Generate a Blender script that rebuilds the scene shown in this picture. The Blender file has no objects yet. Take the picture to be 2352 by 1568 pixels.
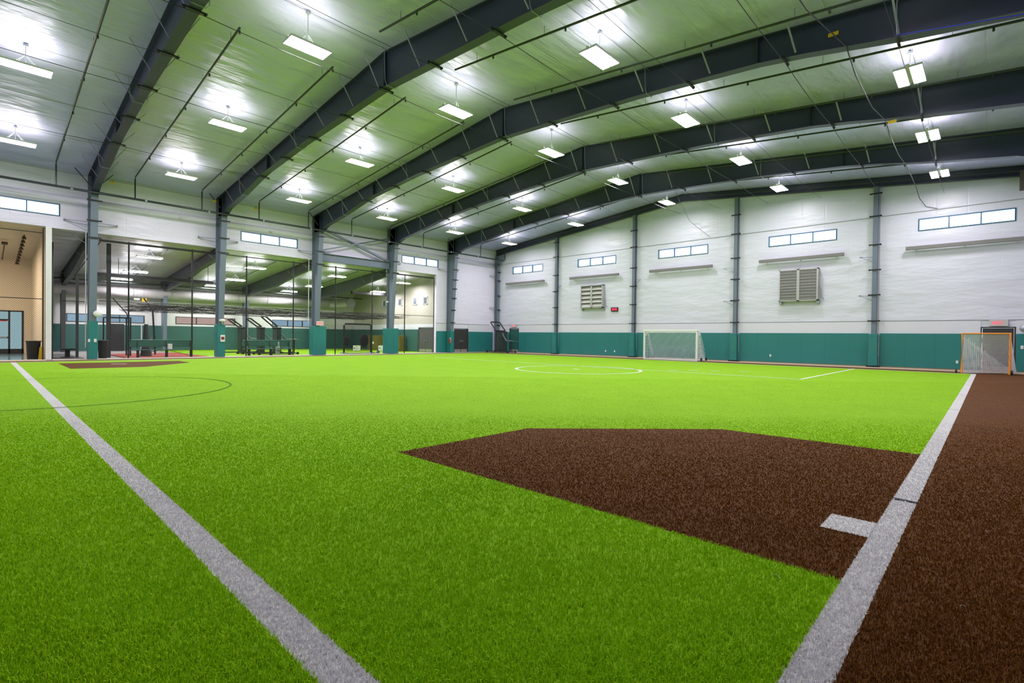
import bpy, math, random
import numpy as np
from mathutils import Vector, Matrix

random.seed(7)
RNG = np.random.default_rng(7)
scene = bpy.context.scene
C = scene.collection
PI = math.pi

# ------------------------------------------------------------------ camera
F_PX = 1159.44
yaw, pitch, roll = math.radians(43.4926), math.radians(-0.5245), math.radians(0.6728)
CAM = Vector((33.8668, -33.4985, 1.4071))
fw = Vector((-math.sin(yaw) * math.cos(pitch), math.cos(yaw) * math.cos(pitch), math.sin(pitch)))
rt = Vector((math.cos(yaw), math.sin(yaw), 0))
up = rt.cross(fw)
c_, s_ = math.cos(roll), math.sin(roll)
X = c_ * rt + s_ * up
Y = -s_ * rt + c_ * up
cam_data = bpy.data.cameras.new('camera')
cam_data.sensor_width = 36
cam_data.lens = F_PX / 2352 * 36
cam_data.clip_end = 300
cam = bpy.data.objects.new('camera', cam_data)
C.objects.link(cam)
M = Matrix((X, Y, -fw)).transposed().to_4x4()
M.translation = CAM
cam.matrix_world = M
scene.camera = cam

# ------------------------------------------------------------------ world, exposure
scene.view_settings.view_transform = 'Standard'
scene.view_settings.look = 'None'
scene.view_settings.exposure = 0.0
scene.view_settings.gamma = 1.0
scene.view_settings.use_curve_mapping = False
w = bpy.data.worlds.new('world')
scene.world = w
w.use_nodes = True
wn = w.node_tree.nodes
bg = wn['Background']
bg.inputs[0].default_value = (0.72, 0.86, 1.0, 1)
bg.inputs[1].default_value = 4.0
scene.cycles.max_bounces = 6
scene.cycles.diffuse_bounces = 3
scene.cycles.glossy_bounces = 2
scene.cycles.transparent_max_bounces = 8
scene.cycles.transmission_bounces = 3
scene.cycles.sample_clamp_indirect = 6.0
scene.cycles.caustics_reflective = False
scene.cycles.caustics_refractive = False
LAMP_DOWN = 106.0     # strength of a hanging light's lens
LAMP_UP = 36.0        # strength of its top slots

# ------------------------------------------------------------------ materials
MATS = {}
def nodemat(name):
    m = bpy.data.materials.new(name)
    m.use_nodes = True
    return m, m.node_tree, m.node_tree.nodes['Principled BSDF']

def mat(name, col, rough=0.6, metal=0.0, var=0.06, scale=3.0, bump=0.0, bscale=20, spec=0.5):
    """plain procedural paint: colour broken up by a noise, optional fine bump"""
    if name in MATS:
        return MATS[name]
    m, t, p = nodemat(name)
    n, l = t.nodes, t.links
    geo = n.new('ShaderNodeNewGeometry')
    no = n.new('ShaderNodeTexNoise'); no.inputs['Scale'].default_value = scale; no.inputs['Detail'].default_value = 4
    l.new(geo.outputs['Position'], no.inputs['Vector'])
    mix = n.new('ShaderNodeMix'); mix.data_type = 'RGBA'
    a = [max(0, c * (1 - var)) for c in col]; b = [min(1, c * (1 + var)) for c in col]
    mix.inputs[6].default_value = (*a, 1); mix.inputs[7].default_value = (*b, 1)
    l.new(no.outputs['Fac'], mix.inputs[0])
    l.new(mix.outputs[2], p.inputs['Base Color'])
    p.inputs['Roughness'].default_value = rough
    p.inputs['Metallic'].default_value = metal
    p.inputs['Specular IOR Level'].default_value = spec
    if bump:
        nb = n.new('ShaderNodeTexNoise'); nb.inputs['Scale'].default_value = bscale
        l.new(geo.outputs['Position'], nb.inputs['Vector'])
        bu = n.new('ShaderNodeBump'); bu.inputs['Strength'].default_value = bump; bu.inputs['Distance'].default_value = 0.02
        l.new(nb.outputs['Fac'], bu.inputs['Height']); l.new(bu.outputs['Normal'], p.inputs['Normal'])
    MATS[name] = m
    return m

def emit(name, col, strength):
    if name in MATS:
        return MATS[name]
    m, t, p = nodemat(name)
    p.inputs['Base Color'].default_value = (*[c * .8 for c in col], 1)
    p.inputs['Emission Color'].default_value = (*col, 1)
    p.inputs['Emission Strength'].default_value = strength
    MATS[name] = m
    return m

def insulation(name, col, rough, metal, stretch, bump, seam_axis=None, seam=1.2, patch=0.12):
    """shiny vinyl-faced insulation: stretched wrinkles, soft sags, seams"""
    m, t, p = nodemat(name)
    n, l = t.nodes, t.links
    geo = n.new('ShaderNodeNewGeometry')
    def noise(sc, strv, det=3):
        mp = n.new('ShaderNodeMapping'); mp.inputs['Scale'].default_value = strv
        l.new(geo.outputs['Position'], mp.inputs['Vector'])
        x = n.new('ShaderNodeTexNoise'); x.inputs['Scale'].default_value = sc; x.inputs['Detail'].default_value = det
        l.new(mp.outputs[0], x.inputs['Vector'])
        return x.outputs['Fac']
    big = noise(0.55, stretch, 3)
    fine = noise(3.2, stretch, 5)
    msk = noise(0.35, (1, 1, 1), 2)
    mr = n.new('ShaderNodeMapRange'); mr.inputs[1].default_value = 0.45; mr.inputs[2].default_value = 0.65
    l.new(msk, mr.inputs[0])
    mm = n.new('ShaderNodeMath'); mm.operation = 'MULTIPLY'
    l.new(fine, mm.inputs[0]); l.new(mr.outputs[0], mm.inputs[1])
    m2 = n.new('ShaderNodeMath'); m2.operation = 'MULTIPLY_ADD'; m2.inputs[1].default_value = 0.22
    l.new(mm.outputs[0], m2.inputs[0]); l.new(big, m2.inputs[2])
    h = m2.outputs[0]
    if seam_axis is not None:
        sx = n.new('ShaderNodeSeparateXYZ'); l.new(geo.outputs['Position'], sx.inputs[0])
        pp = n.new('ShaderNodeMath'); pp.operation = 'PINGPONG'; pp.inputs[1].default_value = seam / 2
        l.new(sx.outputs[seam_axis], pp.inputs[0])
        sr = n.new('ShaderNodeMapRange'); sr.inputs[1].default_value = 0; sr.inputs[2].default_value = 0.05; sr.inputs[3].default_value = -0.06; sr.inputs[4].default_value = 0
        l.new(pp.outputs[0], sr.inputs[0])
        ad = n.new('ShaderNodeMath'); ad.operation = 'ADD'
        l.new(h, ad.inputs[0]); l.new(sr.outputs[0], ad.inputs[1]); h = ad.outputs[0]
    bu = n.new('ShaderNodeBump'); bu.inputs['Strength'].default_value = bump; bu.inputs['Distance'].default_value = 0.35
    l.new(h, bu.inputs['Height']); l.new(bu.outputs['Normal'], p.inputs['Normal'])
    mix = n.new('ShaderNodeMix'); mix.data_type = 'RGBA'
    mix.inputs[6].default_value = (*[c * (1 - patch) for c in col], 1); mix.inputs[7].default_value = (*col, 1)
    l.new(big, mix.inputs[0]); l.new(mix.outputs[2], p.inputs['Base Color'])
    p.inputs['Roughness'].default_value = rough
    p.inputs['Metallic'].default_value = metal
    MATS[name] = m
    return m

def turf(name, dark, light, rough=0.75, blade=False):
    m, t, p = nodemat(name)
    n, l = t.nodes, t.links
    geo = n.new('ShaderNodeNewGeometry')
    a = n.new('ShaderNodeTexNoise'); a.inputs['Scale'].default_value = 90 if blade else 38; a.inputs['Detail'].default_value = 2
    b = n.new('ShaderNodeTexNoise'); b.inputs['Scale'].default_value = 1.1; b.inputs['Detail'].default_value = 6
    for x in (a, b):
        l.new(geo.outputs['Position'], x.inputs['Vector'])
    mr = n.new('ShaderNodeMapRange'); mr.inputs[1].default_value = 0.3; mr.inputs[2].default_value = 0.7
    l.new(a.outputs['Fac'], mr.inputs[0])
    mr2 = n.new('ShaderNodeMapRange'); mr2.inputs[1].default_value = 0.3; mr2.inputs[2].default_value = 0.7
    l.new(b.outputs['Fac'], mr2.inputs[0])
    av = n.new('ShaderNodeMath'); av.operation = 'MULTIPLY_ADD'; av.inputs[1].default_value = 0.68
    l.new(mr.outputs[0], av.inputs[0])
    sc = n.new('ShaderNodeMath'); sc.operation = 'MULTIPLY'; sc.inputs[1].default_value = 0.32
    l.new(mr2.outputs[0], sc.inputs[0]); l.new(sc.outputs[0], av.inputs[2])
    mix = n.new('ShaderNodeMix'); mix.data_type = 'RGBA'
    mix.inputs[6].default_value = (*dark, 1); mix.inputs[7].default_value = (*light, 1)
    l.new(av.outputs[0], mix.inputs[0])
    if blade:
        # stray blades of another tone: a second, finer noise picks single blades
        hn = n.new('ShaderNodeTexNoise'); hn.inputs['Scale'].default_value = 260
        l.new(geo.outputs['Position'], hn.inputs['Vector'])
        hr = n.new('ShaderNodeMapRange'); hr.inputs[1].default_value = 0.66; hr.inputs[2].default_value = 0.72
        l.new(hn.outputs['Fac'], hr.inputs[0])
        mx = n.new('ShaderNodeMix'); mx.data_type = 'RGBA'
        mx.inputs[7].default_value = (*[min(1, c * 1.2 + 0.02) for c in light], 1)
        l.new(hr.outputs[0], mx.inputs[0]); l.new(mix.outputs[2], mx.inputs[6])
        l.new(mx.outputs[2], p.inputs['Base Color'])
    else:
        l.new(mix.outputs[2], p.inputs['Base Color'])
        bu = n.new('ShaderNodeBump'); bu.inputs['Strength'].default_value = 0.5; bu.inputs['Distance'].default_value = 0.03
        l.new(a.outputs['Fac'], bu.inputs['Height']); l.new(bu.outputs['Normal'], p.inputs['Normal'])
    p.inputs['Roughness'].default_value = rough
    p.inputs['Specular IOR Level'].default_value = 0.10
    MATS[name] = m
    return m

def glass_mat(name, tint, rough=0.05):
    m, t, p = nodemat(name)
    n, l = t.nodes, t.links
    n.remove(p)
    tr = n.new('ShaderNodeBsdfTransparent'); tr.inputs[0].default_value = (*tint, 1)
    gl = n.new('ShaderNodeBsdfGlossy'); gl.inputs['Roughness'].default_value = rough
    lw = n.new('ShaderNodeLayerWeight'); lw.inputs[0].default_value = 0.2
    ms = n.new('ShaderNodeMath'); ms.operation = 'MULTIPLY'; ms.inputs[1].default_value = 0.35
    l.new(lw.outputs['Fresnel'], ms.inputs[0])
    mx = n.new('ShaderNodeMixShader')
    l.new(ms.outputs[0], mx.inputs[0]); l.new(tr.outputs[0], mx.inputs[1]); l.new(gl.outputs[0], mx.inputs[2])
    l.new(mx.outputs[0], n['Material Output'].inputs[0])
    MATS[name] = m
    return m

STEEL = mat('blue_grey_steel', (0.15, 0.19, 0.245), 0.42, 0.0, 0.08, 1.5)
RAFT_SHADED = mat('shaded_blue_grey_steel', (0.034, 0.042, 0.080), 0.42, 0.0, 0.08, 1.5)  # same steel as the columns, shade under the roof put into a darker colour
DARKSTEEL = mat('dark_steel', (0.045, 0.05, 0.055), 0.5)
BLACK = mat('black_paint', (0.012, 0.013, 0.014), 0.45)
BLACKPAD = mat('black_vinyl', (0.03, 0.045, 0.045), 0.55)
GALV = mat('galvanised', (0.36, 0.40, 0.46), 0.35, 0.6, 0.15, 6)
BRACEM = mat('grey_brace', (0.27, 0.28, 0.38), .45)
PIPE = mat('dark_pipe', (0.035, 0.045, 0.045), 0.4, 0.2)
WHITE = mat('white_paint', (0.8, 0.81, 0.8), 0.4)
NETW = mat('white_net', (0.88, 0.88, 0.90), 0.8)
NETB = mat('black_net', (0.02, 0.02, 0.02), 0.9)
CEIL = insulation('roof_insulation', (0.55, 0.56, 0.88), 0.40, 0.25, (2.4, 0.7, 1), 0.6, 0, 1.53)
WALLI = insulation('wall_insulation', (0.70, 0.72, 0.82), 0.38, 0.0, (0.8, 0.8, 2.6), 0.26, 0, 1.22, 0.05)
WALLL = insulation('wall_insulation_left', (0.81, 0.78, 0.95), 0.4, 0.0, (0.8, 0.8, 2.6), 0.3, 1, 1.48, 0.05)
WALLP = mat('plain_white_wall', (0.70, 0.71, 0.79), 0.5, var=0.03)
BEIGE = mat('beige_wall', (0.62, 0.52, 0.38), 0.7, var=0.04)
TAUPE = mat('taupe_wall', (0.50, 0.47, 0.42), 0.7, var=0.04)
SHINY = insulation('annex_roof', (0.62, 0.64, 0.68), 0.3, 0.35, (3.2, 0.7, 1), 0.55, 0, 0.62)
CONC = mat('concrete', (0.30, 0.29, 0.28), 0.7, var=0.2, scale=2)
CURB = mat('tan_curb', (0.55, 0.43, 0.30), 0.7, var=0.15, scale=1.2)
ALU = mat('aluminium', (0.55, 0.56, 0.54), 0.35, 0.5)
WINF = mat('blue_grey_window_frame', (0.03, 0.12, 0.22), 0.4)
DOORG = mat('door_charcoal', (0.035, 0.037, 0.037), 0.45)
DOORM = mat('door_mid_grey', (0.085, 0.085, 0.09), 0.5)
KICK = mat('kick_plate', (0.5, 0.48, 0.44), 0.35, 0.7)
ORANGE = mat('orange_paint', (0.95, 0.33, 0.04), 0.4)
OLIVE = mat('olive_cabinet', (0.13, 0.12, 0.022), 0.6)
BENCH = mat('bench_green', (0.04, 0.14, 0.105), 0.4)
RED = mat('red_paint', (0.55, 0.02, 0.02), 0.4)
YEL = mat('yellow_plastic', (0.85, 0.55, 0.01), 0.45)
REDM = mat('red_mat', (0.32, 0.05, 0.035), 0.8, var=0.3, scale=4)
DUCTM = mat('white_duct', (0.50, 0.48, 0.50), 0.45, var=0.05)
PAPER = mat('white_plastic', (0.78, 0.8, 0.76), 0.5)
BARM = mat('grey_bar', (0.19, 0.19, 0.18), 0.5, var=0.12)
GLASS = glass_mat('window_glass', (0.97, 0.98, 1.0))
GLASSB = glass_mat('blue_glass', (0.30, 0.34, 0.36))
FROST = glass_mat('frosted_glass', (0.42, 0.33, 0.29), 0.3)
LENS = emit('lamp_lens', (1.0, 0.93, 0.99), LAMP_DOWN)
SLOT = emit('lamp_top_slot', (1.0, 0.93, 0.78), LAMP_UP)
SLOTA = emit('annex_lamp_top_slot', (1.0, 0.95, 0.98), 20.0)
LENSA = emit('annex_lamp_lens', (1.0, 0.95, 0.98), 130.0)
EXITR = emit('exit_red', (1.0, 0.05, 0.12), 1.5)
LED = emit('led_red', (1.0, 0.03, 0.09), 1.6)
TURF_G = turf('turf_green', (0.19, 0.41, 0.004), (0.28, 0.54, 0.012))
TURF_GB = turf('turf_green_blade', (0.29, 0.54, 0.002), (0.45, 0.74, 0.010), blade=True)
TURF_B = turf('turf_brown', (0.09, 0.034, 0.010), (0.14, 0.058, 0.018))
TURF_BB = turf('turf_brown_blade', (0.15, 0.052, 0.007), (0.24, 0.095, 0.016), blade=True)
TURF_W = turf('turf_white', (0.5, 0.5, 0.49), (0.72, 0.72, 0.71))
TURF_WB = turf('turf_white_blade', (0.80, 0.78, 0.82), (0.93, 0.91, 0.94), blade=True)
TURF_D = turf('turf_dark_green', (0.07, 0.20, 0.004), (0.10, 0.28, 0.01))

def pad_mat():
    m, t, p = nodemat('teal_wall_pad')
    n, l = t.nodes, t.links
    geo = n.new('ShaderNodeNewGeometry')
    sx = n.new('ShaderNodeSeparateXYZ'); l.new(geo.outputs['Position'], sx.inputs[0])
    ad = n.new('ShaderNodeMath'); ad.operation = 'ADD'; l.new(sx.outputs[0], ad.inputs[0]); l.new(sx.outputs[1], ad.inputs[1])
    pp = n.new('ShaderNodeMath'); pp.operation = 'PINGPONG'; pp.inputs[1].default_value = 0.61
    l.new(ad.outputs[0], pp.inputs[0])
    r = n.new('ShaderNodeMapRange'); r.inputs[1].default_value = 0.0; r.inputs[2].default_value = 0.012
    l.new(pp.outputs[0], r.inputs[0])
    no = n.new('ShaderNodeTexNoise'); no.inputs['Scale'].default_value = 0.7; l.new(geo.outputs['Position'], no.inputs['Vector'])
    mx = n.new('ShaderNodeMix'); mx.data_type = 'RGBA'
    mx.inputs[6].default_value = (0.017, 0.17, 0.16, 1); mx.inputs[7].default_value = (0.022, 0.205, 0.198, 1)
    l.new(no.outputs['Fac'], mx.inputs[0])
    m2 = n.new('ShaderNodeMix'); m2.data_type = 'RGBA'
    m2.inputs[6].default_value = (0.012, 0.10, 0.085, 1)
    l.new(r.outputs[0], m2.inputs[0]); l.new(mx.outputs[2], m2.inputs[7])
    l.new(m2.outputs[2], p.inputs['Base Color'])
    p.inputs['Roughness'].default_value = 0.38
    bu = n.new('ShaderNodeBump'); bu.inputs['Strength'].default_value = 0.3; bu.inputs['Distance'].default_value = 0.02
    l.new(no.outputs['Fac'], bu.inputs['Height']); l.new(bu.outputs['Normal'], p.inputs['Normal'])
    return m
PAD = pad_mat()

# ------------------------------------------------------------------ mesh helpers
class MB:
    def __init__(s):
        s.v = []; s.f = []
    def add(s, vs, fs):
        o = len(s.v)
        s.v += [tuple(v) for v in vs]
        s.f += [tuple(i + o for i in f) for f in fs]
        return s
    def box(s, x0, x1, y0, y1, z0, z1):
        if x0 > x1: x0, x1 = x1, x0
        if y0 > y1: y0, y1 = y1, y0
        if z0 > z1: z0, z1 = z1, z0
        vs = [(x0, y0, z0), (x1, y0, z0), (x1, y1, z0), (x0, y1, z0), (x0, y0, z1), (x1, y0, z1), (x1, y1, z1), (x0, y1, z1)]
        return s.add(vs, [(0, 3, 2, 1), (4, 5, 6, 7), (0, 1, 5, 4), (1, 2, 6, 5), (2, 3, 7, 6), (3, 0, 4, 7)])
    def prism(s, pts, d):
        """closed outline pts (3D, planar) pushed along vector d"""
        n = len(pts); d = Vector(d)
        vs = [Vector(p) for p in pts] + [Vector(p) + d for p in pts]
        fs = [tuple(range(n)), tuple(range(2 * n - 1, n - 1, -1))]
        fs += [(i, i + n, (i + 1) % n + n, (i + 1) % n) for i in range(n)]
        return s.add(vs, fs)
    def tube(s, pts, r, n=8, closed=False, caps=True):
        pts = [Vector(p) for p in pts]
        m = len(pts); o = len(s.v)
        for i, p in enumerate(pts):
            if closed:
                d = (pts[(i + 1) % m] - pts[i - 1])
            else:
                d = pts[min(i + 1, m - 1)] - pts[max(i - 1, 0)]
            d.normalize()
            ref = Vector((0, 0, 1)) if abs(d.z) < 0.9 else Vector((1, 0, 0))
            a = d.cross(ref).normalized(); b = d.cross(a)
            for k in range(n):
                t = 2 * PI * (k + .5) / n
                s.v.append(tuple(p + (a * math.cos(t) + b * math.sin(t)) * r))
        for i in range(m if closed else m - 1):
            j = (i + 1) % m
            for k in range(n):
                k2 = (k + 1) % n
                s.f.append((o + i * n + k, o + i * n + k2, o + j * n + k2, o + j * n + k))
        if caps and not closed:
            s.f.append(tuple(o + k for k in range(n))[::-1])
            s.f.append(tuple(o + (m - 1) * n + k for k in range(n)))
        return s
    def bar(s, a, b, w, h=None):
        """square-section bar from a to b"""
        h = h or w
        a = Vector(a); b = Vector(b); d = (b - a).normalized()
        ref = Vector((0, 0, 1)) if abs(d.z) < 0.95 else Vector((1, 0, 0))
        u = d.cross(ref).normalized() * w / 2; v = d.cross(u.normalized()) * h / 2
        vs = [a - u - v, a + u - v, a + u + v, a - u + v, b - u - v, b + u - v, b + u + v, b - u + v]
        return s.add(vs, [(0, 3, 2, 1), (4, 5, 6, 7), (0, 1, 5, 4), (1, 2, 6, 5), (2, 3, 7, 6), (3, 0, 4, 7)])
    def disc(s, c, r, h, n=16, axis='z', r2=None):
        c = Vector(c); r2 = r if r2 is None else r2
        ax = {'x': Vector((1, 0, 0)), 'y': Vector((0, 1, 0)), 'z': Vector((0, 0, 1))}[axis]
        ref = Vector((0, 0, 1)) if axis != 'z' else Vector((1, 0, 0))
        a = ax.cross(ref).normalized(); b = ax.cross(a)
        vs = [c + (a * math.cos(2 * PI * k / n) + b * math.sin(2 * PI * k / n)) * r for k in range(n)]
        vs += [c + ax * h + (a * math.cos(2 * PI * k / n) + b * math.sin(2 * PI * k / n)) * r2 for k in range(n)]
        fs = [tuple(range(n))[::-1], tuple(range(n, 2 * n))] + [(k, (k + 1) % n, (k + 1) % n + n, k + n) for k in range(n)]
        return s.add(vs, fs)
    def dome(s, c, r, sx=1, sy=1, sz=1, n=14, m=8):
        o = len(s.v)
        for i in range(m + 1):
            th = PI * i / m
            for k in range(n):
                ph = 2 * PI * k / n
                s.v.append((c[0] + sx * r * math.sin(th) * math.cos(ph), c[1] + sy * r * math.sin(th) * math.sin(ph), c[2] + sz * r * math.cos(th)))
        for i in range(m):
            for k in range(n):
                s.f.append((o + i * n + k, o + (i + 1) * n + k, o + (i + 1) * n + (k + 1) % n, o + i * n + (k + 1) % n))
        return s
    def build(s, name, m, parent=None, smooth=False, bevel=0):
        me = bpy.data.meshes.new(name)
        me.from_pydata(s.v, [], s.f)
        me.materials.append(m)
        if smooth:
            me.polygons.foreach_set('use_smooth', [True] * len(me.polygons))
        me.update()
        o = bpy.data.objects.new(name, me)
        C.objects.link(o)
        if parent is not None:
            o.parent = parent
        if bevel:
            b = o.modifiers.new('b', 'BEVEL'); b.width = bevel; b.segments = 2; b.limit_method = 'ANGLE'
        return o

def tag(o, label=None, cat=None, group=None, kind=None):
    if label: o['label'] = label
    if cat: o['category'] = cat
    if group: o['group'] = group
    if kind: o['kind'] = kind
    return o

def thing(name, label, cat, loc=(0, 0, 0), rz=0, group=None):
    o = bpy.data.objects.new(name, None)
    C.objects.link(o)
    o.empty_display_size = 0.2
    o.location = loc
    o.rotation_euler = (0, 0, rz)
    return tag(o, label, cat, group)

def structure(o):
    o['kind'] = 'structure'
    return o

def copy_tree(o, parent=None):
    c = o.copy(); C.objects.link(c)
    c.parent = parent
    if parent is not None:
        c.matrix_parent_inverse = o.matrix_parent_inverse
    for ch in list(o.children):
        copy_tree(ch, c)
    return c

def text_mesh(s, size, depth, name, m, parent, loc, rot):
    cu = bpy.data.curves.new(name, 'FONT')
    cu.body = s; cu.size = size; cu.extrude = depth; cu.align_x = 'CENTER'; cu.align_y = 'CENTER'
    tmp = bpy.data.objects.new(name + '_tmp', cu)
    C.objects.link(tmp)
    bpy.context.view_layer.update()
    me = bpy.data.meshes.new_from_object(tmp.evaluated_get(bpy.context.evaluated_depsgraph_get()))
    bpy.data.objects.remove(tmp); bpy.data.curves.remove(cu)
    me.name = name
    me.materials.clear(); me.materials.append(m)
    o = bpy.data.objects.new(name, me); C.objects.link(o)
    o.parent = parent; o.location = loc; o.rotation_euler = rot
    return o

# ------------------------------------------------------------------ dimensions
W = 36.58            # hall width
XR = W / 2           # ridge
S1 = 5.9094          # frame spacing
S2 = 7.315           # end-wall post spacing
NB = 6
L = S1 * NB          # hall length
PADZ = 1.83
def roof(x):
    x = min(x, W - x)
    return 9.45 + 0.104 * x

def wall(name, axis, at, thick, a0, a1, z0, z1, holes, m, top=None):
    """wall in plane axis=at with rectangular holes (u0,u1,z0,z1); thick goes outwards"""
    us = sorted({a0, a1, *[h[0] for h in holes], *[h[1] for h in holes]})
    zs = sorted({z0, z1, *[h[2] for h in holes], *[h[3] for h in holes]})
    us = [u for u in us if a0 <= u <= a1]; zs = [z for z in zs if z0 <= z <= z1]
    b = MB()
    for u0, u1 in zip(us, us[1:]):
        for q0, q1 in zip(zs, zs[1:]):
            uc, zc = (u0 + u1) / 2, (q0 + q1) / 2
            if any(h[0] < uc < h[1] and h[2] < zc < h[3] for h in holes):
                continue
            if axis == 'y': b.box(u0, u1, at, at + thick, q0, q1)
            else: b.box(at, at + thick, u0, u1, q0, q1)
    if top:
        if axis == 'y':
            b.prism([(u, at, z) for u, z in top], (0, thick, 0))
    return structure(b.build(name, m))

# ------------------------------------------------------------------ big structure
structure(MB().box(-14.2, W + .3, -L - .3, .3, -0.3, -0.015).build('floor', CONC))
structure(MB().box(-14.2, -0.02, -31.05, -7.0, -0.015, -0.01).build('floor_annex_base', CONC))

r = MB()
r.prism([(-.2, 0.2, roof(0) - .02), (XR, 0.2, roof(XR)), (XR, 0.2, roof(XR) + .2), (-.2, 0.2, roof(0) + .2)], (0, -L - .4, 0))
r.prism([(XR, 0.2, roof(XR)), (W + .2, 0.2, roof(0) - .02), (W + .2, 0.2, roof(0) + .2), (XR, 0.2, roof(XR) + .2)], (0, -L - .4, 0))
structure(r.build('ceiling', CEIL))

WZ0, WZ1, WW = 7.13, 7.76, 3.60
far_wins = [3.86, 11.16, 18.26, 25.63, 32.84]
holes = [(c - WW / 2, c + WW / 2, WZ0, WZ1) for c in far_wins]
holes.append((33.55, 34.65, 0, 2.10))
holes.append((1.85, 2.9, 0, 2.12))
wf = wall('wall_far', 'y', 0, .25, -.25, W + .25, 0, 9.3, holes, WALLI,
          top=[(-.25, 9.3), (W + .25, 9.3), (W + .25, 9.43), (XR, roof(XR)), (-.25, 9.43)])
left_wins = [(-34.35, -30.75), (-22.37, -18.82), (-10.56, -6.92)]
lh = [(a, b, 7.16, 7.78) for a, b in left_wins]
lh += [(-31.05, -7.12, -1, 6.55), (-35.2, -31.28, -1, 6.58), (-5.10, -3.58, 0, 2.03)]
wl = wall('wall_left', 'x', 0, -.25, -39.2, 0, 0, 9.45, lh, WALLL)
wall('wall_right', 'x', W, .25, -L, 0, 0, 9.45, [], WALLL)
wall('wall_back', 'y', -L, -.25, -.25, W + .25, 0, 9.3, [], WALLI,
     top=[(-.25, 9.3), (W + .25, 9.3), (W + .25, 9.43), (XR, roof(XR)), (-.25, 9.43)])
# white lower band of the far and left walls, below the straps
b = MB(); 
for a, c in ((.9, 1.80), (2.95, 33.5), (34.7, W - .02)):
    b.box(a, c, -.03, -.001, 1.7, 2.46)
structure(b.build('trim_1', WALLP))
b = MB()
for a, c in ((-7.1, -5.16), (-3.52, -.9)):
    b.box(.001, .03, a, c, 1.7, 2.46)
structure(b.build('trim_2', WALLP))
# thin girt seams
b = MB(); b.box(.02, W - .02, -.035, -.002, 2.48, 2.51); b.box(.02, W - .02, -.035, -.002, 8.12, 8.15)
structure(b.build('trim_3', mat('seam_strap', (0.33, 0.36, 0.36), .6)))
b = MB(); b.box(.002, .035, -7.1, -.9, 2.48, 2.51); b.box(.002, .03, -L, -.1, 8.62, 8.65)
structure(b.build('trim_4', MATS['seam_strap']))
# soft bulge along the left wall where the insulation hangs over a girt
b = MB(); b.tube([(-.02, -L + .2, 8.12), (-.02, -.3, 8.12)], .13, 10)
structure(b.build('trim_5', WALLL, smooth=True))

# baseboards / curb strips on the floor
b = MB(); b.box(0.02, W - .02, -.05, -.002, 0, .07); b.box(.02, W - .02, -1.55, -.05, -.015, 0.012)
structure(b.build('baseboard_far', CURB))
b = MB(); b.box(-.30, 1.0, -L, -31.29, -.015, .014); b.box(-.30, 1.0, -31.04, -1.56, -.015, .014)
structure(b.build('baseboard_left', mat('pale_curb', (0.52, 0.46, 0.38), .7, var=.15)))

def window(i, axis, at, c0, c1, z0, z1, n=3, glass=GLASS, fm=WINF, t=.05):
    root = thing('window_%d' % i, None, None)
    root['kind'] = 'structure'
    d0, d1 = (at - .03, at + .12) if axis == 'y' else (at - .12, at + .03)
    f = MB(); g = MB()
    def bx(b, u0, u1, q0, q1, e0=d0, e1=d1):
        if axis == 'y': b.box(u0, u1, e0, e1, q0, q1)
        else: b.box(e0, e1, u0, u1, q0, q1)
    bx(f, c0, c1, z0, z0 + t); bx(f, c0, c1, z1 - t, z1)
    for k in range(n + 1):
        u = c0 + t / 2 + (c1 - c0 - t) * k / n
        bx(f, u - t / 2, u + t / 2, z0 + t, z1 - t)
    bx(g, c0 + t / 2, c1 - t / 2, z0 + t / 2, z1 - t / 2, (d0 + d1) / 2 - .004, (d0 + d1) / 2 + .004)
    f.build('window_frame', fm, root); g.build('pane', glass, root)
    return root
for i, c in enumerate(far_wins):
    window(i + 1, 'y', 0, c - WW / 2, c + WW / 2, WZ0, WZ1)
for i, (a, c) in enumerate(left_wins):
    window(i + 6, 'x', 0, a, c, 7.16, 7.78)

# ------------------------------------------------------------------ doors
def door(i, axis, at, c0, c1, z1, m, leaves=2, kick=True, leafm=None):
    root = thing('door_%d' % i, None, None); root['kind'] = 'structure'
    def bx(b, u0, u1, q0, q1, e0, e1):
        if axis == 'y': b.box(u0, u1, at + e0, at + e1, q0, q1)
        else: b.box(at - e1, at - e0, u0, u1, q0, q1)
    f = MB(); t = .06
    bx(f, c0 - t, c0, 0, z1 + t, -.04, .10); bx(f, c1, c1 + t, 0, z1 + t, -.04, .10); bx(f, c0, c1, z1, z1 + t, -.04, .10)
    f.build('door_frame', m, root)
    for k in range(leaves):
        a = c0 + (c1 - c0) * k / leaves + .006; e = c0 + (c1 - c0) * (k + 1) / leaves - .006
        b = MB(); bx(b, a, e, .01, z1 - .006, 0, .05)
        lf = b.build('door_leaf', leafm or m, root)
        if kick:
            b = MB(); bx(b, a + .03, e - .03, .03, .27, -.008, 0); b.build('kick_plate', KICK, lf)
        b = MB(); hx = e - .12 if k == 0 else a + .12
        bx(b, hx - .02, hx + .02, .93, 1.12, -.03, 0); bx(b, min(hx, hx + .14), hx + .14, .95, .99, -.06, -.03)
        b.build('door_handle', GALV, lf)
    return root
door(1, 'x', 0, -5.10, -3.58, 2.03, DOORG)
door(2, 'y', 0, 33.55, 34.65, 2.10, DOORG, leaves=1)
door(3, 'y', 0, 1.85, 2.9, 2.12, DOORG, leaves=1, leafm=mat('dark_green_door', (0.02, 0.11, 0.09), .4))

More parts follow.
